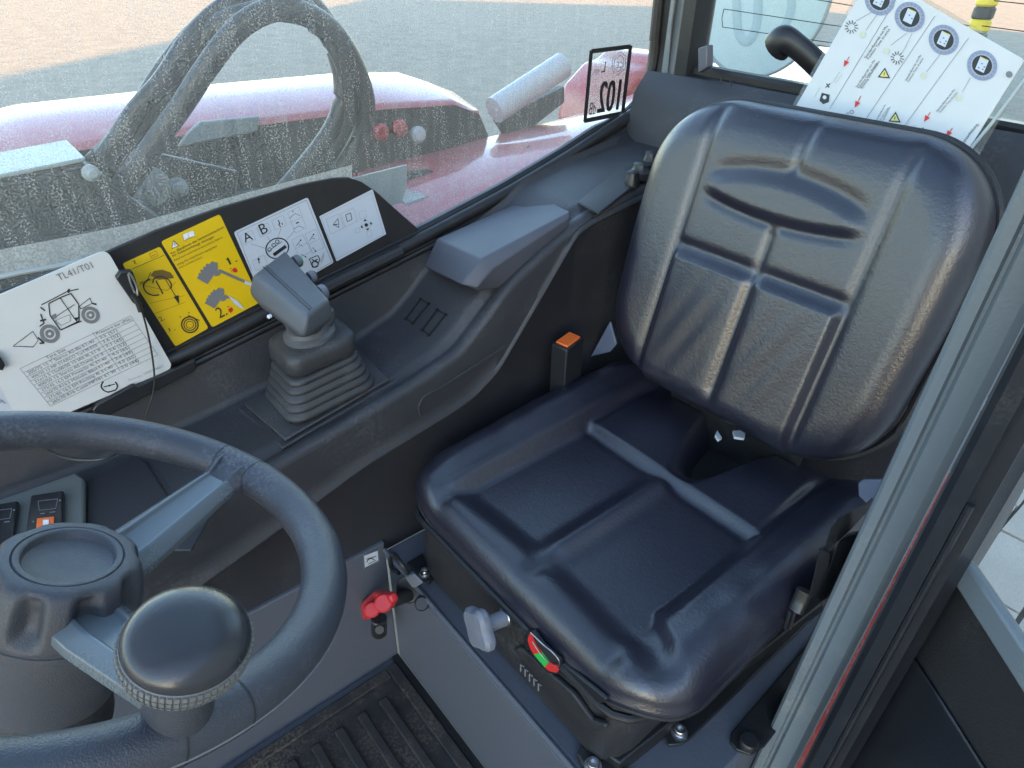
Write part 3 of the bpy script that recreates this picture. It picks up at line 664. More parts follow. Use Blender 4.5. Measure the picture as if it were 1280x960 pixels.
obj('neck', tube([nb, nb + Vector((.001, .004, .03)), nb * .35 + hd * .65 + Vector((-.004, 0, -.01)), hd + Vector((-.006, 0, -.01))], lambda t: .031 - .005 * t, 20, hint=(1, 0, 0)), M['joy'], js)
obj('neck_bulge', lathe([(.008, -.02), (.016, -.012), (.019, 0), (.015, .012), (.006, .018)], 20, nb + Vector((-.002, -.024, .03)), (0, -.3, 1)), M['joy'], js)
z6 = Zm((300, 300), 200 / 738.)
ZH = .822
# head: top quad from the photo, box below
tq = [on(*z6(*q), z=ZH) for q in ((58, 158), (207, 42), (412, 272), (316, 352))]
# front slope of head
tq[2] = on(*z6(412, 270), z=ZH - .006); tq[3] = on(*z6(312, 345), z=ZH - .006)
l1 = on(*z6(55, 200), z=ZH - .024); l2 = on(*z6(130, 335), z=ZH - .028); l3 = on(*z6(222, 408), z=ZH - .030); l4 = on(*z6(240, 410), z=ZH - .030)
cen = sum(tq, Vector()) / 4
b0_, b1_, b2_, b3_ = tq[0] + Vector((-.002, .012, -.024)), tq[1] + Vector((.002, -.004, -.028)), tq[2] + Vector((0, -.003, -.030)), tq[3] + Vector((-.004, .012, -.028))
c0_, c1_, c2_, c3_ = [cen + (q - cen) * .74 + Vector((0, 0, -.046)) for q in (b0_, b1_, b2_, b3_)]
c0_.z = c1_.z = cen.z - .046; c2_.z = c3_.z = cen.z - .046
hm = mesh([*tq, b0_, b1_, b2_, b3_, c0_, c1_, c2_, c3_], [[0, 1, 2, 3]] + [[i, (i + 1) % 4, 4 + (i + 1) % 4, 4 + i] for i in range(4)] + [[4 + i, 4 + (i + 1) % 4, 8 + (i + 1) % 4, 8 + i] for i in range(4)] + [[8, 9, 10, 11]])
head = obj('grip_head', hm, M['joy'], js, bevel=.006, seg=4)
ga, gb = tq[0].lerp(tq[1], .30), tq[3].lerp(tq[2], .18)
obj('groove', tube([ga.lerp(gb, .02) + Vector((0, 0, .0003)), ga.lerp(gb, .96) + Vector((0, 0, .0003))], .0012, 8, flat=.5, sub=0), M['black2'], head)
ga, gb = tq[0].lerp(tq[1], .36), tq[3].lerp(tq[2], .28)
obj('groove', tube([ga.lerp(gb, .02) + Vector((0, 0, .0003)), ga.lerp(gb, .96) + Vector((0, 0, .0003))], .0006, 8, flat=.5, sub=0), M['black2'], head)
for (a, b, r) in (((268, 85), .79, .0095), ((335, 155), .79, .0085), ((385, 225), .792, .0105)):
    c = on(*z6(*a), z=b + .018); nrm = Vector((.1, -1, .15)).normalized()
    bt = obj('thumb_button', lathe([(r, -.004), (r, .003), (r * .9, .0045)], 20, c + Vector((0, .002, -.004)), nrm), M['lightknob'], js)
    obj('button_cap', lathe([(r * .7, .003), (r * .7, .0065), (r * .5, .0075)], 16, c + Vector((0, .002, -.004)), nrm), M['green' if r > .0088 and r < .01 else 'black2'], bt)
obj('trigger_tip', lathe([(.0028, 0), (.0028, .004), (.0015, .005)], 10, on(*z6(142, 350), z=.79), (-.3, 1, 0)), M['white'], js)

# ------------------------------------------------------------------ seat
SX = .460
def rrect(hx, y0, y1, r, n):
    """closed outline points (x offset, y), counted evenly by length"""
    pts = []
    for cx_, cy_, a0 in ((hx - r, y1 - r, 0), (-(hx - r), y1 - r, 90), (-(hx - r), y0 + r, 180), (hx - r, y0 + r, 270)):
        for k in range(24):
            t = math.radians(a0 + 90 * k / 23); pts.append((cx_ + r * math.cos(t), cy_ + r * math.sin(t)))
    pts.append(pts[0]); L = [0]
    for a, b in zip(pts, pts[1:]): L.append(L[-1] + math.hypot(b[0] - a[0], b[1] - a[1]))
    out = []; j = 0
    for i in range(n):
        s = L[-1] * i / n
        while L[j + 1] < s: j += 1
        t = (s - L[j]) / max(1e-9, L[j + 1] - L[j]); out.append((pts[j][0] + (pts[j + 1][0] - pts[j][0]) * t, pts[j][1] + (pts[j + 1][1] - pts[j][1]) * t))
    return out
def pad(outline, hf, roll, drop, under, toworld, nr=105, cen=None):
    """cushion: sculpted height field over an outline, rolled edge, closed underside"""
    n = len(outline); c = cen or (0, sum(p[1] for p in outline) / n); V, F = [], []
    V.append(toworld(c[0], c[1], hf(c[0], c[1])))
    dm = min(math.hypot(p[0] - c[0], p[1] - c[1]) for p in outline)
    for k in range(1, nr + 1):
        t = k / nr; s = 1 - (1 - t) ** 1.25
        for p in outline:
            x, y = c[0] + (p[0] - c[0]) * s, c[1] + (p[1] - c[1]) * s
            e = (1 - s) * dm * 1.04; q = min(1, e / roll)
            V.append(toworld(x, y, hf(x, y) - drop * (1 - math.sqrt(max(0, 1 - (1 - q) ** 2)))))
    for dz, ins in under:
        for p in outline:
            L = math.hypot(p[0] - c[0], p[1] - c[1]); x, y = c[0] + (p[0] - c[0]) * (1 - ins / L), c[1] + (p[1] - c[1]) * (1 - ins / L)
            V.append(toworld(x, y, hf(p[0], p[1]) - drop + dz))
    rows = nr + len(under)
    for i in range(n): F.append([0, 1 + i, 1 + (i + 1) % n])
    for k in range(rows - 1):
        a, b = 1 + k * n, 1 + (k + 1) * n
        for i in range(n): F.append([a + i, b + i, b + (i + 1) % n, a + (i + 1) % n])
    F.append([1 + (rows - 1) * n + i for i in range(n)])
    return mesh(V, F)
def hcush(s, y):
    a = abs(s + .003); rear = sst(-.42, -.72, y); left = sst(.02, -.02, s)
    z = .506 + .036 * sst(.150, .232, a) * (.45 + .55 * rear)
    start = sst(-.405, -.43, y) * (1 - left) + sst(-.44, -.56, y) * left      # the left seam starts further back
    z -= .0065 * gs(a - .172, .010) * start * sst(-.93, -.87, y)
    z += .0045 * gs(a - .187, .012) * start * sst(-.93, -.87, y)
    edge = .168 + .05 * left * (1 - sst(-.44, -.50, y))
    inp = 1 - sst(edge - .010, edge + .008 + .03 * left * (1 - sst(-.44, -.50, y)), a)
    front = .404 + .012 * math.cos(s * 9)
    z -= .012 * inp * sst(-front, -front - .05, y) * (1 - sst(-.704, -.719, y))
    z -= .003 * inp * gs(y + .698, .008)
    z += .0135 * gs(s + .008, .019) * sst(-.425, -.48, y) * (1 - sst(-.69, -.712, y))
    z -= .004 * gs(s + .020, .014) * gs(y + .420, .018)
    z -= .005 * (gs(s - .170, .012) + gs(s + .178, .014)) * gs(y + .402, .016)
    z += .016 * inp * gs(abs(s + .02) - .10, .075) * gs(y + .835, .075)
    z += .006 * gs(y + .395, .02)
    w = .003 + max(0, -.716 - y) * .27
    z -= (.012 + .080 * sst(-.73, -.84, y)) * (1 - sst(w * .5, w * 1.05 + .026, abs(s + .020))) * sst(-.716, -.735, y)
    z -= .014 * sst(-.86, -.95, y)
    z += .0012 * math.sin(60 * s + 45 * y) * gs(a - .2, .05) * gs(y + .42, .05)
    z += .0010 * math.sin(95 * y + 30 * s) * gs(a - .24, .03) * gs(y + .60, .12)
    return z
seat = thing('operator_seat', 'black vinyl operator seat with embossed cushion and backrest', 'seat', (SX, -.65, .302))
ol = rrect(.272, -.955, -.380, .085, 400)
cush = obj('seat_cushion', pad(ol, hcush, .050, .040, [(-.004, -.003), (-.009, -.004), (-.015, -.001), (-.019, .006), (-.020, .03)], lambda x, y, z: Vector((SX + x, y, z))), M['vinyl'], seat, smooth=70)
obj('piping', tube([Vector((SX + x * 1.004, -.664 + (y + .664) * 1.004, hcush(x, y) - .040 - .014)) for x, y in ol + ol[:1]], .0036, 8, sub=0), M['piping'], cush)
# backrest
TH = math.radians(14.5); BU = Vector((0, -math.sin(TH), math.cos(TH))); BN = Vector((0, math.cos(TH), math.sin(TH))); BO = Vector((SX + .001, -.812, .55))
def hback(x, h):
    a = abs(x); z = .006 * sst(.13, .21, a)
    ve = sst(.03, .08, h) * (1 - sst(.450, .492, h))
    z -= .0055 * gs(a - .143, .0085) * ve
    inn = 1 - sst(.128, .146, a)
    up = sst(.398, .42, h) * (1 - sst(.450, .49, h)); dn = sst(.045, .08, h) * (1 - sst(.320, .338, h))
    z -= .0055 * gs(x + .004, .0085) * max(up, dn)
    z += .0085 * inn * (1 - sst(.246, .262, h)) * (1 - .5 * gs(x + .004, .013))
    z -= .0045 * inn * gs(h - .268, .009) * (1 - .8 * gs(x + .004, .014))
    x2 = x / .118; hb = .402 - .020 * x2 * x2; hc = .338 + .012 * x2 * x2
    end = 1 - sst(.80, 1.12, abs(x2))
    z += .0055 * end * sst(hc - .002, hc + .016, h) * (1 - sst(hb - .022, hb + .004, h))
    z -= .0030 * end * gs(h - hb - .004, .012); z -= .0026 * end * gs(h - hc + .003, .0075)
    z -= .008 * sst(.42, .5, h)
    z += .0008 * math.sin(140 * x + 60 * h) * gs(h - .15, .1) * gs(a - .07, .05)
    return z + .036
olb = rrect(.250, .026, .488, .125, 400)
olb = [(x * (1 - .03 * sst(.3, .05, h)), h) for x, h in olb]
tw = lambda x, h, z: BO + Vector((x, 0, 0)) + BU * h + BN * z
bk = obj('backrest', pad(olb, hback, .048, .046, [(-.008, -.002), (-.018, 0), (-.03, .004), (-.036, .03)], tw), M['vinyl'], seat, smooth=70)
olc = rrect(.252, .03, .487, .125, 160)
obj('back_shell', loft([[tw(x * k, .265 + (h - .265) * k, d) for x, h in olc] for k, d in ((.80, -.012), (.98, -.022), (1.0, -.03), (1.0, -.055), (.97, -.075), (.7, -.085))], True, True), M['black'], seat, smooth=50)
obj('shell_piping', tube([tw(x * 1.005, .265 + (h - .265) * 1.005, -.024) for x, h in olc + olc[:1]], .006, 8, sub=0), M['piping'], seat)
zip_ = olc
# metal between cushion and backrest
obj('back_bracket', box((SX - .13, -.90, .40), (SX + .13, -.885, .62)), M['blacksteel'], seat, bevel=.003)
obj('steel_rod', cyl((SX - .09, -.905, .475), (SX + .06, -.905, .475), .007), M['steel'], seat)
obj('adjust_cable', tube([on(*q, z=.53) for q in ((925, 545), (935, 540), (950, 548), (965, 555))], .006, 8), M['blacksteel'], seat)
for q in (((915, 541), (932, 540), (930, 551), (917, 549)), ((896, 540), (902, 550), (897, 553), (893, 547))):
    obj('pale_clip', prism([on(*k, z=.535) for k in q], (0, 0, .005)), M['sticker'], seat, bevel=.0012)
for q in (((762, 402), (770, 430), (762, 440), (738, 446)), ((1072, 604), (1078, 600), (1110, 600), (1110, 632), (1080, 630), (1073, 622))):
    pp_ = [on(*k, y=-.86) for k in q]; obj('hinge_plate', prism(pp_, (0, -.006, 0)), M['tag'], seat, bevel=.002)
# suspension housing under the cushion
hp = []
for z, ins in ((.318, .012), (.322, .004), (.345, 0), (.40, -.002), (.435, .004), (.450, .006), (.452, .016)):
    hp.append([Vector((SX + .004 + x * (1 - ins), y - ins * .3 if y < -.6 else y - ins, z)) for x, y in rrect(.222, -.91, -.378, .04, 80)])
hs = obj('suspension_housing', loft(hp, True, True), M['black'], seat, smooth=40)
lipo = rrect(.236, -.92, -.374, .045, 100)
obj('housing_lip', tube([Vector((SX + x, y, .4535)) for x, y in lipo + lipo[:1]], .0055, 8, sub=0), M['black2'], seat)
# raised moulding on the housing front with knob, gauge, vents
FY = -.375
fr = [on(*z, y=FY) for z in ((566, 690), (585, 692), (742, 872), (748, 893), (733, 893), (700, 866))]
z7 = Zm((400, 600), .375); z9 = Zm((620, 740), 240 / 1047.)
fm = [on(*z9(*q), y=FY + .004) for q in ((95, 315), (130, 300), (420, 560), (520, 700), (590, 722), (600, 745), (560, 775), (500, 770), (440, 720))]
obj('front_moulding', prism(fm, (0, -.008, 0)), M['black'], seat, bevel=.003)
rc = [on(*z9(*q), y=FY + .003) for q in ((340, 395), (360, 390), (600, 585), (590, 606), (555, 612), (340, 440))]
obj('front_slot', prism(rc, (0, -.006, 0)), M['black2'], seat, bevel=.002)
for k in range(5):
    x = 135 + 24 * k; y = 395 + 26 * k
    obj('vent', tube([on(*z9(x, y + 38), y=FY + .004), on(*z9(x, y), y=FY + .004), on(*z9(x + 15, y + 12), y=FY + .004)], .0011, 6, sub=0), M['inkgrey'], seat)
# weight gauge : red green red segments of a lens
ga_ = [(185, 222), (172, 262), (185, 305), (205, 340), (235, 375), (265, 410), (290, 432), (330, 440), (342, 425)]
gb_ = [(192, 228), (205, 262), (225, 300), (250, 330), (270, 355), (292, 378), (312, 390), (335, 398), (342, 410)]
G = seat
gz = obj('gauge_bezel', prism([on(*z9(*q), y=FY + .006) for q in [(165, 215), (198, 215), (250, 285), (300, 335), (345, 375), (352, 430), (335, 450), (285, 445), (230, 395), (180, 320), (140, 290)]], (0, -.006, 0)), M['black2'], seat, bevel=.001)
for i, (a, b, m_) in enumerate(((0, 3, 'gred'), (3, 5, 'green'), (5, 8, 'gred'))):
    obj('gauge_segment', prism([on(*z9(*q), y=FY + .0075) for q in ga_[a:b + 1]] + [on(*z9(*q), y=FY + .0075) for q in gb_[a:b + 1][::-1]], (0, -.001, 0)), M[m_], gz, smooth=0)
obj('gauge_rim', tube([on(*z9(*q), y=FY + .009) for q in ((188, 222), (230, 262), (265, 295), (300, 322), (332, 355), (346, 385), (342, 412), (325, 402), (280, 375), (235, 325), (200, 270))], .0008, 6, sub=3), M['steel'], gz)
obj('gauge_window', prism([on(*z9(*q), y=FY + .0076) for q in ((215, 250), (235, 258), (300, 325), (330, 375), (322, 385), (270, 340))], (0, -.001, 0)), M['ink'], gz, smooth=0)
# weight adjusting knob
zk = Zm((420, 660), .1875)
kc = on(*zk(1140, 590), y=FY + .002); kd = (on(*zk(1000, 660), y=FY + .05) - kc)
kax = Vector((.12, 1, .12)).normalized()
kn = obj('knob_shaft', cyl(kc, kc + kax * .040, .011), M['lightknob'], seat)
obj('knob_ring', lathe([(.0125, 0), (.0135, .001), (.0135, .004), (.0125, .005)], 20, kc, kax), M['steel'], kn)
lob = lambda t, h, r: 1 + .13 * math.cos(4 * t + .5)
obj('knob_grip', lathe([(.010, 0), (.027, .002), (.030, .006), (.030, .013), (.026, .018), (.010, .0195)], 48, kc + kax * .034, kax, lob), M['lightknob'], kn)
# seat runner and brackets on the left side of the seat
run = obj('seat_runner', prism([on(*q, z=.335) for q in ((748, 935), (775, 955), (1040, 745), (1010, 735))], (0, 0, -.032)), M['blacksteel'], seat, bevel=.003)
obj('runner_step', prism([on(*q, z=.35) for q in ((757, 918), (765, 928), (812, 898), (802, 886))], (0, 0, -.02)), M['black'], seat, bevel=.003)
br1 = obj('bracket', prism([on(*q, z=.307) for q in ((720, 948), (728, 930), (745, 932), (790, 975), (740, 985))], (0, 0, .012)), M['blacksteel'], seat, bevel=.003)
br2 = obj('bracket', prism([on(*q, z=.307) for q in ((828, 918), (835, 934), (850, 933), (862, 926), (1020, 770), (1000, 740), (870, 880))], (0, 0, .005)), M['blacksteel'], seat, bevel=.002)
def bolt(p, r=.010, parent=None, ax=(0, 0, 1)):
    b = obj('bolt', lathe([(r * 1.35, 0), (r * 1.35, .0025), (r, .003), (r, .009), (r * .85, .011), (r * .5, .011), (r * .45, .006)], 24, p, ax), M['steel'], parent); return b
bolt(on(849, 916, z=.312), .0085, br2); bolt(on(741, 958, z=.319), .0085, br1)

# covers and bolts on the seat box, left side
cv = thing('floor_cover_plate', 'black rounded cover plate with hinge pin on the seat box by the pillar', 'plate', tuple(on(930, 920, z=.303)))
obj('plate', prism([on(*q, z=.304) for q in ((913, 918), (912, 930), (920, 940), (938, 946), (955, 935), (1075, 780), (1040, 770))], (0, 0, .006)), M['blacksteel'], cv, bevel=.002)
obj('pin', lathe([(.013, 0), (.013, .008), (.011, .011), (.004, .011)], 18, on(935, 930, z=.31)), M['black2'], cv)

# seat belt parts -------------------------------------------------------------
bu = thing('seat_belt_buckle', 'black seat belt buckle with orange release button beside the seat', 'buckle', tuple(on(708, 470, x=.735)))
bt = [on(*q, z=.615) for q in ((689, 429), (712, 413), (731, 421), (709, 438))]
c = sum(bt, Vector()) / 4
bb = obj('housing', prism(bt, (0, 0, -.11)), M['switch'], bu, bevel=.003)
obj('release_button', prism([q * .74 + c * .26 + Vector((0, 0, -.001)) for q in bt], (0, 0, .004)), M['orange'], bu, bevel=.0015)
obj('bright_edge', tube([on(708, 441, z=.606) + Vector((-.002, 0, 0)), on(726, 428, z=.606) + Vector((-.002, 0, 0))], .0008, 6, sub=0), M['steel'], bb)
be = thing('seat_belt', 'black seat belt webbing with metal tongue at the left side of the seat', 'seat belt', tuple(on(1010, 750, z=.34)))
def bp(*l): return [on(u, v, x=x) for u, v, x in l]
def ribbon(Lp, Rp, xs, th=.0022):
    A = spline([on(u, v, x=x) for (u, v), x in zip(Lp, xs)], 5); B = spline([on(u, v, x=x - .004) for (u, v), x in zip(Rp, xs)], 5); o_ = Vector((-th, th, 0))
    return loft([[a, b, b + o_, a + o_] for a, b in zip(A, B)], True, True)
obj('webbing', ribbon(((1090, 622), (1077, 632), (1045, 648), (1032, 678), (1023, 688)), ((1096, 630), (1084, 637), (1062, 660), (1037, 683), (1034, 693)), (.182, .181, .180, .179, .178)), M['web'], be, smooth=40)
obj('webbing_fold', ribbon(((1024, 684), (1018, 715), (1011, 744)), ((1036, 690), (1033, 722), (1030, 746)), (.176, .175, .174)), M['web'], be, smooth=40)
obj('tongue_body', tube(bp((1006, 738, .182), (1000, 752, .181), (994, 764, .180)), .0095, 12, flat=.6, hint=(.2, -1, .3)), M['black2'], be)
for du in (0, 6): obj('metal_tongue', prism(bp((986 + du, 766, .182), (989 + du, 767, .182), (983 + du, 788, .181), (980 + du, 787, .181)), (.002, -.002, 0)), M['steel'], be, smooth=0)
obj('retractor', prism(bp((1046, 676, .172), (1060, 664, .172), (1082, 672, .172), (1075, 720, .172), (1030, 775, .172), (1022, 750, .172)), (-.008, -.03, -.01)), M['black2'], be, bevel=.008)

# shut-off valve ---------------------------------------------------------------
va = thing('shutoff_valve', 'red lever shut-off valve with black hose stub on the seat box corner', 'valve', tuple(on(480, 760, x=.70)))
def vp(x, y, Y): return on(*zk(x, y), y=Y)
obj('valve_body', cyl(vp(500, 440, -.352), vp(330, 500, -.305), .0115), M['blacksteel'], va)
obj('flange', cyl(vp(500, 400, -.357), vp(480, 410, -.349), .024), M['blacksteel'], va)
lv = [vp(x, y, -.30) for x, y in ((165, 500), (240, 430), (300, 440), (350, 450), (372, 500), (350, 545), (290, 560), (230, 605), (180, 620), (158, 600))]
lev = obj('red_lever', prism(lv, (0, -.014, 0)), M['redp'], va, bevel=.004)
obj('lever_web', cyl(vp(235, 540, -.297), vp(240, 545, -.285), .013), M['redp'], lev)
obj('lever_boss', cyl(vp(330, 500, -.322), vp(315, 500, -.292), .015), M['redp'], lev)
obj('hose_stub', cyl(vp(285, 600, -.315), vp(288, 690, -.315) + Vector((0, 0, -.004)), .0145), M['black2'], va)
obj('stub_bore', cyl(vp(290, 672, -.302), vp(291, 680, -.300), .0085), M['ink'], va)
obj('connector', hexa([vp(x, y, -.356) for x, y in ((450, 310), (520, 280), (592, 350), (510, 400))], [vp(x, y, -.334) for x, y in ((460, 330), (520, 300), (585, 365), (520, 405))]), M['lightknob'], va, bevel=.003)
obj('sensor_wire', tube([vp(480, 305, -.345), vp(430, 230, -.340), vp(385, 175, -.345), vp(362, 200, -.350), vp(372, 270, -.352), vp(420, 300, -.354)], .0038, 10), M['cable'], va)
obj('rubber_plug', cyl(vp(570, 500, -.357), vp(572, 505, -.347), .012), M['blacksteel'], va)
bolt(on(*zk(592, 308), z=.318), .007, va)
obj('mount_bar', prism([on(*zk(*q), z=.309) for q in ((470, 250), (580, 185), (660, 340), (620, 385))], (0, 0, .008)), M['blacksteel'], va, bevel=.002)

# floor mat ---------------------------------------------------------------------
mt = thing('floor_mat', 'black ribbed rubber floor mat with mud under the steering wheel', 'mat', (.5, -.1, 0))
x0, x1, y0_, y1_ = .12, .752, -.345, .70
obj('sheet', box((x0, y0_, -.011), (x1, y1_, -.004)), M['rubber'], mt, bevel=.002)
for a, b in (((x0, y0_, -.004), (x1, y0_ + .022, .004)), ((x1 - .022, y0_ + .0225, -.004), (x1, y1_, .004)), ((x0, y0_ + .0225, -.004), (x0 + .022, y1_, .004))): obj('border', box(a, b), M['rubber'], mt, bevel=.003)
ribm = box((-.125, -.0095, -.0045), (.125, .0095, .006))
rb = None
for j in range(16):
    for cx_ in (.575, .30):
        if rb is None: rb = obj('rib', ribm, M['rubber'], mt, bevel=.004); o = rb
        else: o = rb.copy(); link(o); o.parent = mt
        o.location = Vector((cx_, -.285 + j * .046, 0)) - Vector(mt.location)
struct(obj('floor_channel', box((.10, -.3605, -.012), (.769, -.347, -.002)), M['blacksteel'], smooth=0))

# ------------------------------------------------------------------ steering wheel
ST = .4075; WC = Vector((.439, .029, .845)); WN = Vector((0, -math.sin(ST), math.cos(ST))); WA = Vector((1, 0, 0)); WB = WN.cross(WA)
WM = basis(WC, WA, WB, WN)
sw_ = thing('steering_wheel', 'black three spoke steering wheel with grey spokes and round spinner knob', 'steering wheel', tuple(WC))
def torus(R0, prof, n=140, a0=0, a1=2 * math.pi):
    V, F = [], []; k = len(prof); full = abs(a1 - a0 - 2 * math.pi) < 1e-6; m = n if full else n + 1
    for i in range(m):
        t = a0 + (a1 - a0) * i / n
        for r, z in prof: V.append(((R0 + r) * math.cos(t), (R0 + r) * math.sin(t), z))
    for i in range(n):
        for j in range(k): F.append([i * k + j, ((i + 1) % m) * k + j, ((i + 1) % m) * k + (j + 1) % k, i * k + (j + 1) % k])
    return mesh(V, F)
rt = .0178
pf = []
for j in range(28):
    t = 2 * math.pi * j / 28; r = rt * (1 if not (j in (27,)) else 1); pf.append((r * math.cos(t), r * .93 * math.sin(t)))
obj('rim', xf(torus(.175, pf), WM), M['rim'], sw_, smooth=60)
obj('rim_seam', xf(torus(.175 + rt * .985, [(.0008 * math.cos(t), -.002 + .0008 * math.sin(t)) for t in (0, 1.57, 3.14, 4.71)]), WM), M['inkgrey'], sw_)
def wang(u, v):
    p = WM.inverted() @ on(u, v, plane=(WC, WN)); return math.atan2(p.y, p.x), math.hypot(p.x, p.y)
a1s = wang(290, 590)[0]
spk = [a1s, a1s - math.radians(120), a1s + math.radians(120)]
kang = wang(222, 905)[0]
spk[1] = kang + .08
for a in spk:
    e = Vector((math.cos(a), math.sin(a), 0)); f_ = Vector((-math.sin(a), math.cos(a), 0)); zz = Vector((0, 0, 1))
    def sec(r, w, h, dz):
        c_ = e * r + zz * dz; return [c_ + f_ * (w * cx_) + zz * (h * cz_) for cx_, cz_ in ((-1, -.5), (-1, .2), (-.62, .95), (-.5, 1), (-.42, .70), (.42, .70), (.5, 1), (.62, .95), (1, .2), (1, -.5), (.6, -1), (-.6, -1))]
    m = loft([sec(.035, .025, .011, -.034), sec(.06, .024, .011, -.030), (sec(.10, .021, .011, -.019)), sec(.135, .0185, .010, -.009), sec(.158, .017, .009, -.003)], True, True)
    s_o = obj('spoke', xf(m, WM), M['spoke'], sw_, bevel=.0015)
    m = loft([[Vector((c.x, c.y, c.z)) for c in sec(r, w, h, dz)] for r, w, h, dz in ((.146, .0165, .0095, -.006), (.152, .0185, .0115, -.004), (.160, .021, .014, -.001), (.172, .024, .015, 0))], True, True)
    obj('spoke_end', xf(m, WM), M['rim'], s_o, bevel=.003)
    for da in (-.105, .105):
        obj('rim_joint', xf(torus(.175, [(rt * 1.012 * math.cos(2 * math.pi * j / 24), rt * .945 * math.sin(2 * math.pi * j / 24)) for j in range(24)], 2, a + da - .0035, a + da + .0035), WM), M['ink'], sw_, smooth=60)
def flute(t, h, r):
    c = .5 + .5 * math.cos(9 * t + .9)
    return 1 - (.20 * sst(.2, 1, c) * sst(-.044, -.028, h) * (1 - .30 * sst(-.020, -.008, h)) * (1 - .6 * sst(-.008, -.003, h)) * (1 - sst(-.003, .0, h))) * sst(.040, .046, r)
hubp = [(.048, -.118), (.050, -.10), (.053, -.085), (.056, -.060), (.0565, -.046), (.0555, -.0455), (.0555, -.0445), (.056, -.043)] + [(.0563 - .0055 * ((h + .042) / .036) ** 2, h) for h in [-.042 + .0018 * k for k in range(20)]] + [(.0495, -.004), (.0475, -.0022), (.045, -.001), (.042, -.0003), (.0395, 0), (.0385, -.0012), (.0375, 0), (.034, .0002), (.0325, -.001), (.0315, -.005), (.031, -.0055), (.012, -.0055)]
obj('hub', xf(lathe([(r_ * (.90 if r_ > .041 else .86), h_) for r_, h_ in hubp], 216, mod=lambda t, h, r: flute(t, h, r / .9)), WM @ Matrix.Translation((0, 0, -.004))), M['hub'], sw_, smooth=50)
obj('column', xf(lathe([(.05, -.42), (.044, -.25), (.046, -.15), (.040, -.12)], 32), WM), M['black'], sw_)
# spinner knob
kp = WC + (WA * math.cos(kang) + WB * math.sin(kang)) * .168
kd_ = (WN).normalized()
kpos = kp
kt = on(236, 788, plane=(kp + kd_ * .082, kd_))
kax2 = (kt - kp).normalized(); KH = (kt - kp).length
knb = thing('spinner_knob', 'round black spinner knob with knurled band on the steering wheel rim', 'knob', tuple(kp))
obj('stem', lathe([(.019, 0), (.0185, .01), (.017, .03), (.0165, KH - .012)], 28, kp, kax2), M['hub'], knb)
R_ = .0300
obj('dome', lathe([(R_ * .985, .004), (R_ * .995, .0055), (R_ * .985, .0075), (R_ * .95, .0102), (R_ * .88, .0128), (R_ * .78, .0149), (R_ * .64, .0167), (R_ * .45, .0182), (R_ * .22, .019), (R_ * .02, .0192)], 64, kp + kax2 * (KH - .012), kax2), M['knob'], knb, smooth=60)
kband = lathe([(R_ * .72, -.012), (R_ * .9, -.011), (R_ * .985, -.006), (R_ * 1.02, 0), (R_ * 1.01, .004), (R_ * .97, .0055)], 64, kp + kax2 * (KH - .012), kax2)
kb_o = obj('knurled_band', kband, M['knurl'], knb, smooth=60)
a_, b_, d_ = frame_of(kax2); KV, KF = [], []
for i in range(60):
    t = 2 * math.pi * i / 60; dr = a_ * math.cos(t) + b_ * math.sin(t); tn = -a_ * math.sin(t) + b_ * math.cos(t)
    for (h0, h1, r0, r1) in ((-.0085, -.0045, .95, 1.0), (-.0035, .0005, 1.005, 1.025), (.001, .0042, 1.02, 1.01)):
        c0 = kp + kax2 * (KH - .012); w = .0013; n0 = len(KV)
        for lift in (0, .0009):
            for (h, r) in ((h0, r0), (h1, r1)):
                for s in (-1, 1): KV.append(c0 + kax2 * h + dr * (R_ * r + lift) + tn * (w * s * (1 - lift * 250)))
        KF += [[n0 + 4, n0 + 5, n0 + 7, n0 + 6], [n0, n0 + 1, n0 + 5, n0 + 4], [n0 + 2, n0 + 6, n0 + 7, n0 + 3], [n0, n0 + 4, n0 + 6, n0 + 2], [n0 + 1, n0 + 3, n0 + 7, n0 + 5]]
ks = obj('knurling', mesh(KV, KF), M['knurl'], kb_o, smooth=0); ks['kind'] = 'stuff'

# ------------------------------------------------------------------ rear of the cab
YR = -1.2
rw = thing('rear_window', 'rear window with black frame and thin heating wires', 'window', (.5, YR, 1.0))
zr = Zm((800, 0), .375)
rf = [on(*q, y=YR) for q in ((868, 86), (1290, 172), (1290, 260), (868, 190))]
fl0, fl1 = on(873, 84, y=YR), on(1290, 168, y=YR)
ft = lambda dz, dy, x0=None: [Vector((fl0.x + .01, YR + dy, fl0.z + dz)), Vector((-.02, YR + dy, fl0.z - .012 + dz))]
obj('lower_frame', loft([[Vector((fl0.x + .012 if k == 0 else -.05, YR + dy, (fl0.z if k == 0 else fl0.z - .02) + dz)) for dy, dz in ((-.02, .004), (.012, .006), (.016, 0), (.016, -.010), (.030, -.013), (.036, -.018), (.036, -.09), (.03, -.2))] for k in (0, 1)]), M['black2'], rw, smooth=30)
up_ = [Vector((.055, YR - .03, .9)), Vector((.055, YR - .03, 1.7))]
obj('rear_pane', mesh([(.885, YR - .004, fl0.z - .01), (-.05, YR - .004, fl0.z - .03), (-.05, YR - .004, 1.75), (.885, YR - .004, 1.75)], [[0, 1, 2, 3]]), M['rglass'], rw, smooth=0)
hw = []
for a, b in (((275, 90), (690, 150)), ((280, 30), (680, 90)), ((560, -6), (1100, 86)), ((1140, 86), (1290, 106)), ((1180, 2), (1290, 14)), ((560, 146), (640, 158))):
    obj('heating_wire', tube([on(*zr(*a), y=YR + .001), on(*zr(*b), y=YR + .001)], .0007, 6, sub=0), M['ink'], rw)
obj('heating_wire', tube([on(*zr(280, 30), y=YR + .001), on(*zr(273, 60), y=YR + .001), on(*zr(275, 90), y=YR + .001)], .0007, 6, sub=0), M['ink'], rw)
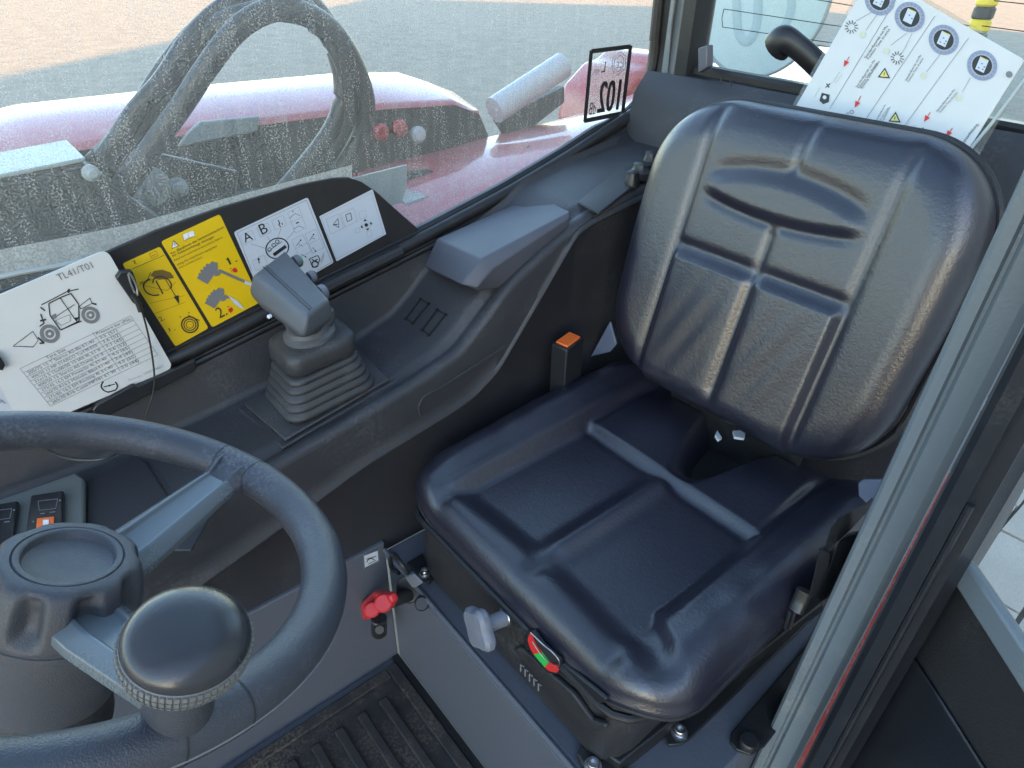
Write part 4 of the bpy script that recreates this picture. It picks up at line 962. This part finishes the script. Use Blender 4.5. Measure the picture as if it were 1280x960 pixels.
obj('clip_outline', tube([on(*zr(*q), y=YR + .0375) for q in ((271, 255), (266, 300), (272, 315), (288, 318), (300, 305), (305, 262))], .0011, 6, sub=4), M['ink'], rw)
obj('side_frame', loft([[Vector((fl0.x + dx, YR + dy, z)) for dx, dy in ((.034, -.01), (.034, .03), (.006, .03), (-.004, .012), (-.006, -.01))] for z in (fl0.z - .04, 1.75)]), M['black2'], rw, smooth=30)
# grey corner post
gpost = [on(*q, y=-1.19) for q in ((833, 112), (868, 108))]
cp = thing('rear_corner_post', 'grey painted rear corner post of the cab', 'pillar', (.93, -1.2, .9))
obj('post', loft([[Vector((x, y, z)) for x, y in ((.952, -1.21), (.950, -1.185), (.918, -1.180), (.908, -1.188), (.894, -1.190), (.884, -1.184), (.874, -1.190), (.870, -1.22))] for z in (.88, 1.75)]), M['pillar'], cp, smooth=30)
obj('post_bracket', prism([on(*q, y=-1.15) for q in ((872, 60), (884, 56), (884, 84), (872, 92))], (0, -.02, 0)), M['grey'], cp, bevel=.003)
# rear inner trim panel
rt_ = thing('rear_trim', 'black plastic trim behind the seat under the rear window', 'trim', (.5, -1.15, .6))
obj('trim_panel', loft([[Vector((x, y, z)) for y, z in ((-1.165, 1.0), (-1.15, .985), (-1.13, .96), (-1.10, .80), (-1.09, .30))] for x in (.97, .8, .4, .19)]), M['console'], rt_, smooth=30)
# latch lever on the rear window
lt = thing('window_latch', 'black plastic latch lever on the rear window', 'latch', tuple(on(1000, 75, y=-1.17)))
obj('lever', tube([on(*zr(*q), y=y) for q, y in (((455, 160), -1.145), ((480, 135), -1.14), ((530, 160), -1.145), ((600, 225), -1.155), ((660, 290), -1.165))], lambda t: .026 - .007 * sst(.1, .5, t), 16, flat=.75, hint=(0, 1, 0)), M['black2'], lt)
# instruction card in a clear pouch behind the seat
cn = np.array([0.06, math.cos(math.radians(18)), math.sin(math.radians(18))]); CP = ((.4, -1.035, .95), tuple(cn))
ic, p = card('instruction_card', 'white laminated instruction card with round dial pictures tucked behind the seat', 'card', ((1091, -34), (1281, 75), (1194, 214), (988, 146)), CP, 'paper', .0015, .004)
zc = Zm((980, 0), 300 / 1280.)
obj('clear_pouch', prism([on(*q, plane=(Vector(CP[0]) - Vector(CP[1]) * .0015, CP[1])) for q in ((1090, -42), (1293, 76), (1205, 226), (980, 150))], Vector(CP[1]) * -.0006), M['pouch'], ic, smooth=0)
obj('pouch_edge', tube([on(*zc(*q), plane=(Vector(CP[0]) + Vector(CP[1]) * .002, CP[1])) for q in ((1285, 420), (1110, 655), (985, 805))], .0022, 6, sub=0), M['exgrey'], ic)
for a, b in (((245, 580), (598, 0)), ((432, 645), (806, 86)), ((630, 690), (985, 204))): p.line(zc(*a), zc(*b), .55, 'inkgrey')
def dial(x, y):
    c = zc(x, y); p.ell(c, (18.5, 4), (-3, 18.5), 'inkblue', n=36); p.ell(c, (14.2, 3), (-2.4, 14.2), 'inkpale', n=30, up=.00015)
    p.ell(c, (12.4, 2.7), (-2, 12.4), 'ink', n=30, up=.0003)
    for i in range(20):
        t = 2 * math.pi * i / 20; e = lambda r: (c[0] + r * (math.cos(t) + -.16 * math.sin(t)), c[1] + r * (.2 * math.cos(t) + math.sin(t))); p.line(e(13.2), e(17.8), .5, 'inkgrey', .0004)
    q = lambda a, b: (c[0] + a, c[1] + b)
    p.poly([q(-2, -11), q(8.5, -6), q(2, 9.5), q(-8.5, 4.5)], 'sticker', .0005); p.line(q(-1, -9.5), q(7, -6), 1.6, 'inkyel', .0006)
    for a, b in ((0, -2), (3, 2), (-4, 3), (1, 5)): p.poly([q(a - 1, b - 1), q(a + 1.2, b - .6), q(a + .8, b + 1), q(a - 1.1, b + .7)], 'inkgrey', .0006)
for d in ((512, 2), (672, 92), (853, 213), (1058, 350)): dial(*d)
def star(x, y):
    c = zc(x, y)
    for i in range(12):
        t = math.pi * i / 6 + .2; p.line((c[0] + 4 * math.cos(t), c[1] + 4 * math.sin(t)), (c[0] + 8.5 * math.cos(t), c[1] + 8.5 * math.sin(t)), 1, 'ink')
star(360, 145); star(605, 310)
for a, b in (((385, 112), (470, 66)), ((438, 162), (495, 82)), ((570, 243), (655, 178)), ((632, 285), (685, 178)), ((760, 385), (835, 290)), ((952, 492), (995, 415))): p.line(zc(*a), zc(*b), .5, 'inkgrey')
for a in ((420, 185), (548, 272), (745, 405), (935, 522)): p.ell(zc(*a), (3.5, 0), (0, 4.2), 'inkbuff')
def arrow(a, b):
    p.line(zc(*a), zc(*b), .9, 'inkred'); d = Vector((b[0] - a[0], b[1] - a[1])).normalized(); n_ = Vector((-d.y, d.x)); B = Vector(b)
    p.poly([zc(*(B + d * 12)), zc(*(B - d * 24 + n_ * 14)), zc(*(B - d * 24 - n_ * 14))], 'inkred', .0002)
arrow((350, 302), (325, 348)); arrow((412, 512), (384, 565)); arrow((782, 600), (754, 642)); arrow((900, 684), (872, 722))
def tri(x, y, k=1):
    p.poly([zc(x + k * dx, y + k * dy) for dx, dy in ((5, -34), (32, 24), (-34, 18))], 'ink'); p.poly([zc(x + k * dx, y + k * dy) for dx, dy in ((4, -22), (22, 17), (-23, 13))], 'inkyel', .0001); p.line(zc(x + 2, y - 8), zc(x, y + 8), 1, 'ink', .0002)
tri(535, 395); tri(592, 630); tri(738, 712)
def tlines(a, b, n, dx, dy, ln=None):
    words = ['Standardbetrieb mit Motor laufend', 'Funktion Taste druecken halten', 'Achtung Sicherheitshinweis lesen', 'Anzeige kontrolliert Status']
    for i in range(n): p.text(words[i % 4][:22], zc(a[0] + i * dx, a[1] + i * dy), zc(b[0] + i * dx * .9, b[1] + i * dy * .9 + 12 * (i % 2)), 'ink', 1.25)
tlines((440, 312), (556, 140), 2, 14, 6); tlines((392, 468), (490, 322), 3, 13, 4); tlines((655, 438), (742, 298), 2, 14, 4) if False else tlines((655, 432), (735, 295), 2, 13, 6)
tlines((820, 598), (915, 480), 2, 15, 4); tlines((490, 655), (545, 560), 3, 14, 6); tlines((640, 690), (675, 650), 3, 16, 10); tlines((265, 440), (300, 385), 2, 12, 4); tlines((165, 520), (195, 468), 1, 10, 4)
p.text('Kurzanleitung', zc(955, 772), zc(1038, 665), 'ink', 1.2)
p.text('+', zc(232, 484), zc(258, 462), 'ink'); p.poly([zc(*q) for q in ((190, 537), (203, 495), (245, 506), (240, 545), (210, 556))], 'ink'); p.ell(zc(218, 520), (2.4, 0), (0, 2.4), 'paper', up=.0002)
p.ell(zc(362, 598), (2.6, 0), (0, 2.6), 'inkgrey', .3); p.text('OI', zc(335, 625), zc(350, 604), 'inkgrey')
p.ell(zc(1202, 398), (4.2, 0), (0, 4.2), 'inkgrey')
p.build(ic)

# ------------------------------------------------------------------ left pillar, door
bpil = thing('door_pillar', 'pale grey painted door pillar beside the seat', 'pillar', (.12, -.65, .0))
bot_l, top_l = on(939, 960, x=.15), on(1280, 216, x=.15)
axis = (top_l - bot_l); kz = lambda z: bot_l + axis * ((z - bot_l.z) / axis.z)
pv = Vector((-.972, -.235, 0)); dv = Vector((.235, -.972, 0))
pp = [(0, .07), (0, .004), (.003, 0), (.012, -.001), (.015, .004), (.018, .004), (.021, -.002), (.039, -.003), (.043, .003), (.047, .005), (.049, .012), (.049, .05)]
obj('post', loft([[kz(z) + pv * a + dv * b for a, b in pp] for z in (-.1, .5, 1.1, 1.75)], True, True), M['pillar'], bpil, smooth=30)
dr = thing('cab_door', 'black framed cab door standing open beside the pillar', 'door', (.0, -.7, .1))
ddir = Vector((-.66, .52, 0)).normalized()
f0, f1 = on(1004, 960, x=.09), on(1280, 418, x=.09)
fax = f1 - f0; fz = lambda z: f0 + fax * ((z - f0.z) / fax.z)
fp = [(0, .03), (0, .004), (.005, -.002), (.018, -.004), (.021, .002), (.024, .004), (.034, .003), (.036, .008), (.046, .018), (.046, .035)]
obj('frame_post', loft([[fz(z) + pv * a + dv * b for a, b in fp] for z in (-.3, .3, .8, 1.75)], True, True), M['door'], dr, smooth=30)
hp0 = fz(.6) + pv * .045 + dv * .020
dpl = (tuple(hp0), tuple(Vector((ddir.y, -ddir.x, 0))))
def dq(pts): return [on(*q, plane=dpl) for q in pts]
nd = Vector((ddir.y, -ddir.x, 0))
if nd.dot(Vector((0, 0, 1.2)) - hp0) < 0: nd = -nd
rail = dq(((1176, 706), (1205, 700), (1330, 885), (1330, 950)))
obj('top_rail', prism(rail, nd * -.012), M['pillar'], dr, bevel=.004)
pan = dq(((1176, 712), (1330, 955), (1330, 1250), (940, 1250), (1030, 960)))
obj('lower_panel', prism([q - nd * .010 for q in pan], nd * -.008), M['black'], dr, smooth=0)
lp2 = dq(((1135, 822), (1240, 990), (1240, 1250), (940, 1250), (1035, 960)))
obj('panel_pad', prism([q - nd * .009 for q in lp2], nd * .004), M['door'], dr, bevel=.003)
gpn = dq(((1205, 702), (1340, 900), (1500, 900), (1500, -200), (1330, 300)))
obj('door_pane', mesh([q - nd * .004 for q in gpn], [[0, 1, 2, 3, 4]]), M['rglass'], dr, smooth=0)
ch = [fz(z) + pv * .022 + dv * -.003 for z in (.30, .55, .8)]
obj('seal_edge', tube(ch, .0035, 8, sub=3), M['door'], dr)

# red rear wing and tyre seen past the pillar
wing = obj('body_side_panel', prism([on(*q, y=-.80) for q in ((930, 1080), (1165, 590), (1190, 600), (1010, 1080))], (0, -.02, 0)), M['hoodpaint'], bevel=.004); tag(wing, 'narrow red body panel edge seen between the grey pillar and the door', 'body panel')
ty = thing('tractor_wheel', 'dusty rear wheel with black tyre and moulding hairs below the open door', 'wheel', (.29, -1.75, -.75))
tc_ = Vector((.29, -1.75, -.27)); tpf = []
for r, x in ((.22, -.11), (.30, -.135), (.39, -.142), (.44, -.130), (.47, -.10), (.48, -.05), (.48, .05), (.47, .10), (.44, .130), (.39, .142), (.30, .135), (.22, .11)): tpf.append((r, x))
V, F = [], []; n_ = 64
for i in range(n_):
    t = 2 * math.pi * i / n_
    for r, x in tpf: V.append(tc_ + Vector((x, r * math.cos(t), r * math.sin(t))))
k_ = len(tpf)
for i in range(n_):
    for j in range(k_): F.append([i * k_ + j, ((i + 1) % n_) * k_ + j, ((i + 1) % n_) * k_ + (j + 1) % k_, i * k_ + (j + 1) % k_])
obj('tyre', mesh(V, F), M['tyre'], ty, smooth=40)
obj('rim_disc', lathe([(.24, .05), (.23, .09), (.14, .06), (.05, .05)], 40, tc_, (-1, 0, 0)), M['pillar'], ty)
hair = []
for i in range(48):
    t = 2 * math.pi * i / 48
    for x in (-.118, -.09, 0):
        d_r = Vector((0, math.cos(t), math.sin(t))); p0 = tc_ + Vector((x, 0, 0)) + d_r * (.455 if x < -.1 else .474); hair.append(tube([p0, p0 + d_r * .022 + Vector((-.010 if x < -.1 else 0, 0, 0)) + Vector((random.uniform(-.006, .006), random.uniform(-.006, .006), -.004))], .0011, 5, sub=0))
hs_ = obj('moulding_hairs', join(*hair), M['ink'], ty, smooth=0); hs_['kind'] = 'stuff'

# ------------------------------------------------------------------ cab roof
rf_ = thing('cab_roof', 'unseen black cab roof with a glass pane added to let sky light in', 'roof', (.5, -.2, 1.75))
for lo, hi in (((.0, -1.26, 1.76), (.09, .85, 1.82)), ((.96, -1.26, 1.76), (1.05, .85, 1.82)), ((.0905, -1.26, 1.76), (.9595, -1.14, 1.82)), ((.0905, .74, 1.76), (.9595, .85, 1.82))): obj('roof_rail', box(lo, hi), M['black'], rf_, bevel=.01)
obj('added_roof_pane', box((.0905, -.949, 1.785), (.9595, .739, 1.791)), M['rglass'], rf_, smooth=0)  # unseen pane, added and lengthened to let sky light down onto the seat
obj('roof_panel', box((.0905, -1.139, 1.765), (.9595, -.95, 1.815)), M['black'], rf_, bevel=.01)

# ------------------------------------------------------------------ machine outside the side window
hood = thing('engine_hood', 'red engine hood outside the side window, inner side coloured dark for its shade', 'hood', (1.8, -.3, .3))
hpr = []
for y, dz, sh in ((.75, -.16, 0), (.3, -.10, 0), (.05, -.035, 0), (-.15, -.005, 0), (-.45, .0, 0), (-.9, .0, 0), (-1.12, -.012, .0), (-1.22, -.05, .02), (-1.275, -.12, .05), (-1.30, -.22, .09)):
    z = .865 + dz; hpr.append([Vector((1.60 + sh, y, z - .012)), Vector((1.606 + sh, y, z - .003)), Vector((1.62 + sh, y, z + .002)), Vector((1.75, y, z + .030)), Vector((1.90, y, z + .035)), Vector((2.02 - sh, y, z + .015)), Vector((2.08 - sh, y, z - .03)), Vector((2.11 - sh, y, z - .12)), Vector((2.12 - sh, y, .2))])
obj('hood_top', loft(hpr), M['hoodpaint'], hood, smooth=60)
obj('inner_side_in_shade', loft([[Vector((pr_[0].x + .004, pr_[0].y, pr_[0].z + .002)), Vector((pr_[0].x + .004, pr_[0].y, .05))] for pr_ in hpr]), M['exdark'], hood, smooth=30)  # side facing the cab lies in shade; that dark is put into its colour
for a, b in (((190, 140), (330, 135)), ((455, 118), (500, 115))): pass
obj('side_vent', prism([on(*q, x=1.598) for q in ((232, 168), (250, 152), (325, 145), (322, 165), (222, 184))], (.01, 0, 0)), M['exgrey'], hood, bevel=.004)
for q in ((475, 165), (498, 160), (521, 168)):
    c = on(*q, x=1.598); obj('side_light', lathe([(.022, 0), (.022, .012), (.015, .02), (.005, .022)], 18, c, (-1, 0, .1)), M['pipe'] if q[0] > 500 else M['redpaint'], hood)
cw = thing('rear_cowl', 'red rear body cowl outside the side window', 'body panel', (1.4, -1.2, .4))
far = [on(*q, x=1.62) for q in ((440, 214), (471, 206), (550, 186), (625, 168), (711, 146), (737, 139))]
near = [Vector((1.06, y, z)) for y, z in ((-.45, .50), (-.55, .52), (-.72, .56), (-.9, .60), (-1.15, .66), (-1.3, .69))]
ext_f = [Vector((1.62, far[-1].y - .25, far[-1].z + .04)), Vector((1.62, far[-1].y - .6, far[-1].z + .06)), Vector((1.62, -3.0, .88))]
ext_n = [Vector((1.06, -1.6, .74)), Vector((1.06, -2.0, .78)), Vector((1.06, -2.8, .78))]
secs = []
for a, b in zip(near + ext_n, far + ext_f):
    secs.append([b + Vector((.02, 0, -.4)), b + Vector((.012, 0, -.02)), b] + [a.lerp(b, t) + Vector((0, 0, .045 * math.sin(math.pi * t) * 1.2)) for t in (.9, .75, .6, .45, .3, .15)] + [a, a + Vector((-.02, 0, -.05)), a + Vector((-.02, 0, -.4))])
obj('cowl_panel', loft(secs), M['hoodpaint'], cw, smooth=50)
obj('cowl_plug', lathe([(.014, 0), (.014, .004), (.01, .006)], 16, on(663, 187, x=1.42) , (-.3, 0, 1)), M['ink'], cw)
rb_ = [on(*q, x=1.75) for q in ((772, 120), (800, 88), (812, 86), (830, 70), (870, 70), (870, 170), (760, 170))]
rbump = obj('rear_counterweight', prism(rb_, (.3, 0, 0)), M['redpaint'], bevel=.03); tag(rbump, 'raised red counterweight block behind the noise sticker', 'body panel')
ep = thing('exhaust_pipe', 'pale slanted exhaust pipe outside the side window', 'pipe', tuple(on(625, 140, x=1.62)))
e0, e1 = on(618, 138, x=1.62), on(703, 82, x=1.62)
obj('pipe', tube([e0, e0.lerp(e1, .5), e1], .038, 24, sub=4), M['pipe'], ep)
obj('pipe_mouth', cyl(e1, e1 + (e1 - e0).normalized() * .004, .030), M['exdark'], ep)
obj('pipe_support', prism([on(*q, x=1.64) for q in ((622, 150), (706, 108), (706, 128), (640, 180))], (.03, 0, 0)), M['exdark'], ep, bevel=.004)
# lift arm frame beside the cab
fb = thing('lift_frame', 'dusty dark steel lift frame with bolts outside the side window', 'frame', (1.3, -.2, .4))
obj('pivot_block', hexa([on(0 - 90, 246, x=1.22), on(109, 205, x=1.22), on(215, 285, x=1.22), on(-90, 420, x=1.22)], [on(0 - 90, 246, x=1.22) + Vector((.14, 0, 0)), on(109, 205, x=1.22) + Vector((.14, 0, 0)), on(215, 285, x=1.22) + Vector((.14, 0, 0)), on(-90, 420, x=1.22) + Vector((.14, 0, 0))]), M['exdark'], fb, bevel=.006)
obj('top_plate', prism([on(-90, 246, x=1.22) + Vector((0, 0, .004)), on(109, 205, x=1.22) + Vector((0, 0, .004)), on(109, 205, x=1.22) + Vector((.14, 0, .004)), on(-90, 246, x=1.22) + Vector((.14, 0, .004))], (0, 0, .006)), M['exgrey'], fb, bevel=.002)
obj('block_face', prism([p_ + Vector((-.003, 0, -.004)) for p_ in (on(-90, 246, x=1.22), on(107, 207, x=1.22), on(213, 286, x=1.22), on(-90, 420, x=1.22))], (-.004, 0, 0)), M['exdark'], fb, smooth=0)
obj('side_plate', prism([Vector((1.46, y, z)) for y, z in ((.6, .2), (.6, .72), (-.3, .76), (-.95, .72), (-1.0, .2))], (.03, 0, 0)), M['exdark'], fb, bevel=.004)
obj('lower_beam', box((1.12, -1.0, .2), (1.46, .8, .46)), M['exdark'], fb, bevel=.01)
for q, r in (((187, 232), .026), ((222, 234), .014), ((113, 216), .009)):
    c = on(*q, x=1.40 if q[0] > 150 else 1.214); obj('pin_head', lathe([(r * 1.4, 0), (r * 1.4, .006), (r, .008), (r, .02), (r * .6, .024)], 20, c, (-1, 0, .1)), M['exgrey'], fb)
obj('boss_plate', prism([on(*q, x=1.405) for q in ((125, 230), (190, 190), (300, 215), (290, 270), (200, 290))], (.02, 0, 0)), M['exdark'], fb, bevel=.004)
# angle bracket
ab = thing('angle_bracket', 'pale grey steel angle bracket above the red cowl', 'bracket', tuple(on(500, 240, x=1.2)))
obj('upright', prism([on(*q, x=1.20) for q in ((436, 224), (509, 206), (508, 252), (470, 262), (440, 250))], (.006, 0, 0)), M['exgrey'], ab, bevel=.001)
obj('foot', prism([on(508, 236, x=1.2), on(536, 244, x=1.17), on(508, 254, x=1.17), on(502, 250, x=1.2)], (0, 0, -.006)), M['pipe'], ab, bevel=.001)
# hydraulic hoses
hz = [((88, 235), (120, 203), (165, 150), (205, 88), (245, 40), (290, 6), (340, -4), (385, 12), (415, 55), (428, 110), (415, 160), (370, 220), (330, 262)),
      ((110, 240), (140, 200), (185, 150), (225, 90), (262, 40), (305, 18), (350, 14), (395, 28), (425, 70), (438, 120), (428, 165), (395, 215), (350, 268)),
      ((150, 240), (185, 190), (225, 135), (258, 85), (295, 38), (335, 14), (375, 14), (420, 42), (448, 92), (458, 135), (448, 175), (420, 220), (380, 262)),
      ((100, 225), (135, 190), (170, 140), (205, 100), (238, 50), (278, 12), (325, -12), (370, -8), (405, 20), (424, 60), (432, 110), (424, 150), (400, 190))]
for i, h in enumerate(hz):
    X0 = (1.30, 1.27, 1.22, 1.33)[i]
    ho = thing('hydraulic_hose', ('dusty hydraulic hose looped second from the outer edge of the hose bundle', 'dusty hydraulic hose looped between the clamped hoses of the bundle', 'dusty hydraulic hose with clamp band looped closest to the side window', 'dusty hydraulic hose looped at the back of the bundle, against the hood')[i], 'hose', tuple(on(*h[0], x=X0)), 'looped hydraulic hoses')
    pts = [on(*q, x=X0 + .05 * math.sin(k * .5 + i)) for k, q in enumerate(h)]
    obj('hose', tube(pts, .0165 if i != 2 else .0175, 14, sub=6), M['exhose'], ho, smooth=60)
    obj('crimp_sleeve', tube([pts[0], pts[0].lerp(pts[1],   .8)], .0195, 14, sub=0), M['exdark'], ho)
    if i in (0, 2): obj('clamp_band', tube([pts[6] + (pts[7] - pts[6]) * .4, pts[6] + (pts[7] - pts[6]) * .65], .0205, 14, sub=0), M['exdark'], ho)

# ------------------------------------------------------------------ behind the rear window
sg = thing('rear_sign_disc', 'pale round speed sign seen from behind through the rear window', 'sign', tuple(on(935, 20, y=-1.55)))
dc = on(946, 8, y=-1.55); rr = (dc - on(898, 20, y=-1.55)).length * .98
dc = on(950, -8, y=-1.55); rr = (dc - on(940, 96, y=-1.55)).length
obj('disc', lathe([(rr, -.004), (rr, 0), (rr * .97, .001)], 56, dc, (0, 1, 0)), M['disc'], sg)
rg = tube([dc + Vector((rr * math.cos(t * math.pi / 30), .001, rr * math.sin(t * math.pi / 30))) for t in range(61)], .004, 8, sub=0, hint=(0, 1, 0))
obj('disc_edge', rg, M['exgrey'], sg)
obj('figure_mark', tube([on(*zr(*q), y=-1.548) for q in ((322, -60), (322, 60), (330, 115), (352, 138), (375, 118), (390, 60), (394, -60))], .011, 8, flat=.1, hint=(0, 1, 0)), M['discmark'], sg)
obj('figure_mark', tube([on(*zr(*q), y=-1.548) for q in ((500, -60), (505, 20), (490, 70), (470, 105))], .010, 8, flat=.1, hint=(0, 1, 0)), M['discmark'], sg)
rb2 = obj('rear_bonnet', box((.62, -2.0, .5), (1.3, -1.60, .94)), M['redpaint'], bevel=.05); tag(rb2, 'red rear bonnet visible below the round sign', 'bonnet')
po = thing('bollard', 'black and yellow striped post in the yard behind the machine', 'post', tuple(on(1222, 32, z=-.75)))
pb_ = on(1222, 40, y=-9.0)
for i in range(8):
    z0 = pb_.z - .12 + .12 * i
    obj('stripe', cyl((pb_.x + .004 * i, pb_.y, z0), (pb_.x + .004 * i, pb_.y, z0 + .12), .105, n=24), M['blackyellow' if i % 2 else 'exdark'], po)
obj('pole', cyl((pb_.x, pb_.y, -.75), (pb_.x, pb_.y, pb_.z - .12), .104, n=24), M['exdark'], po)
po.location = (pb_.x, pb_.y, -.75)
for c_ in po.children: c_.location = -Vector(po.location)
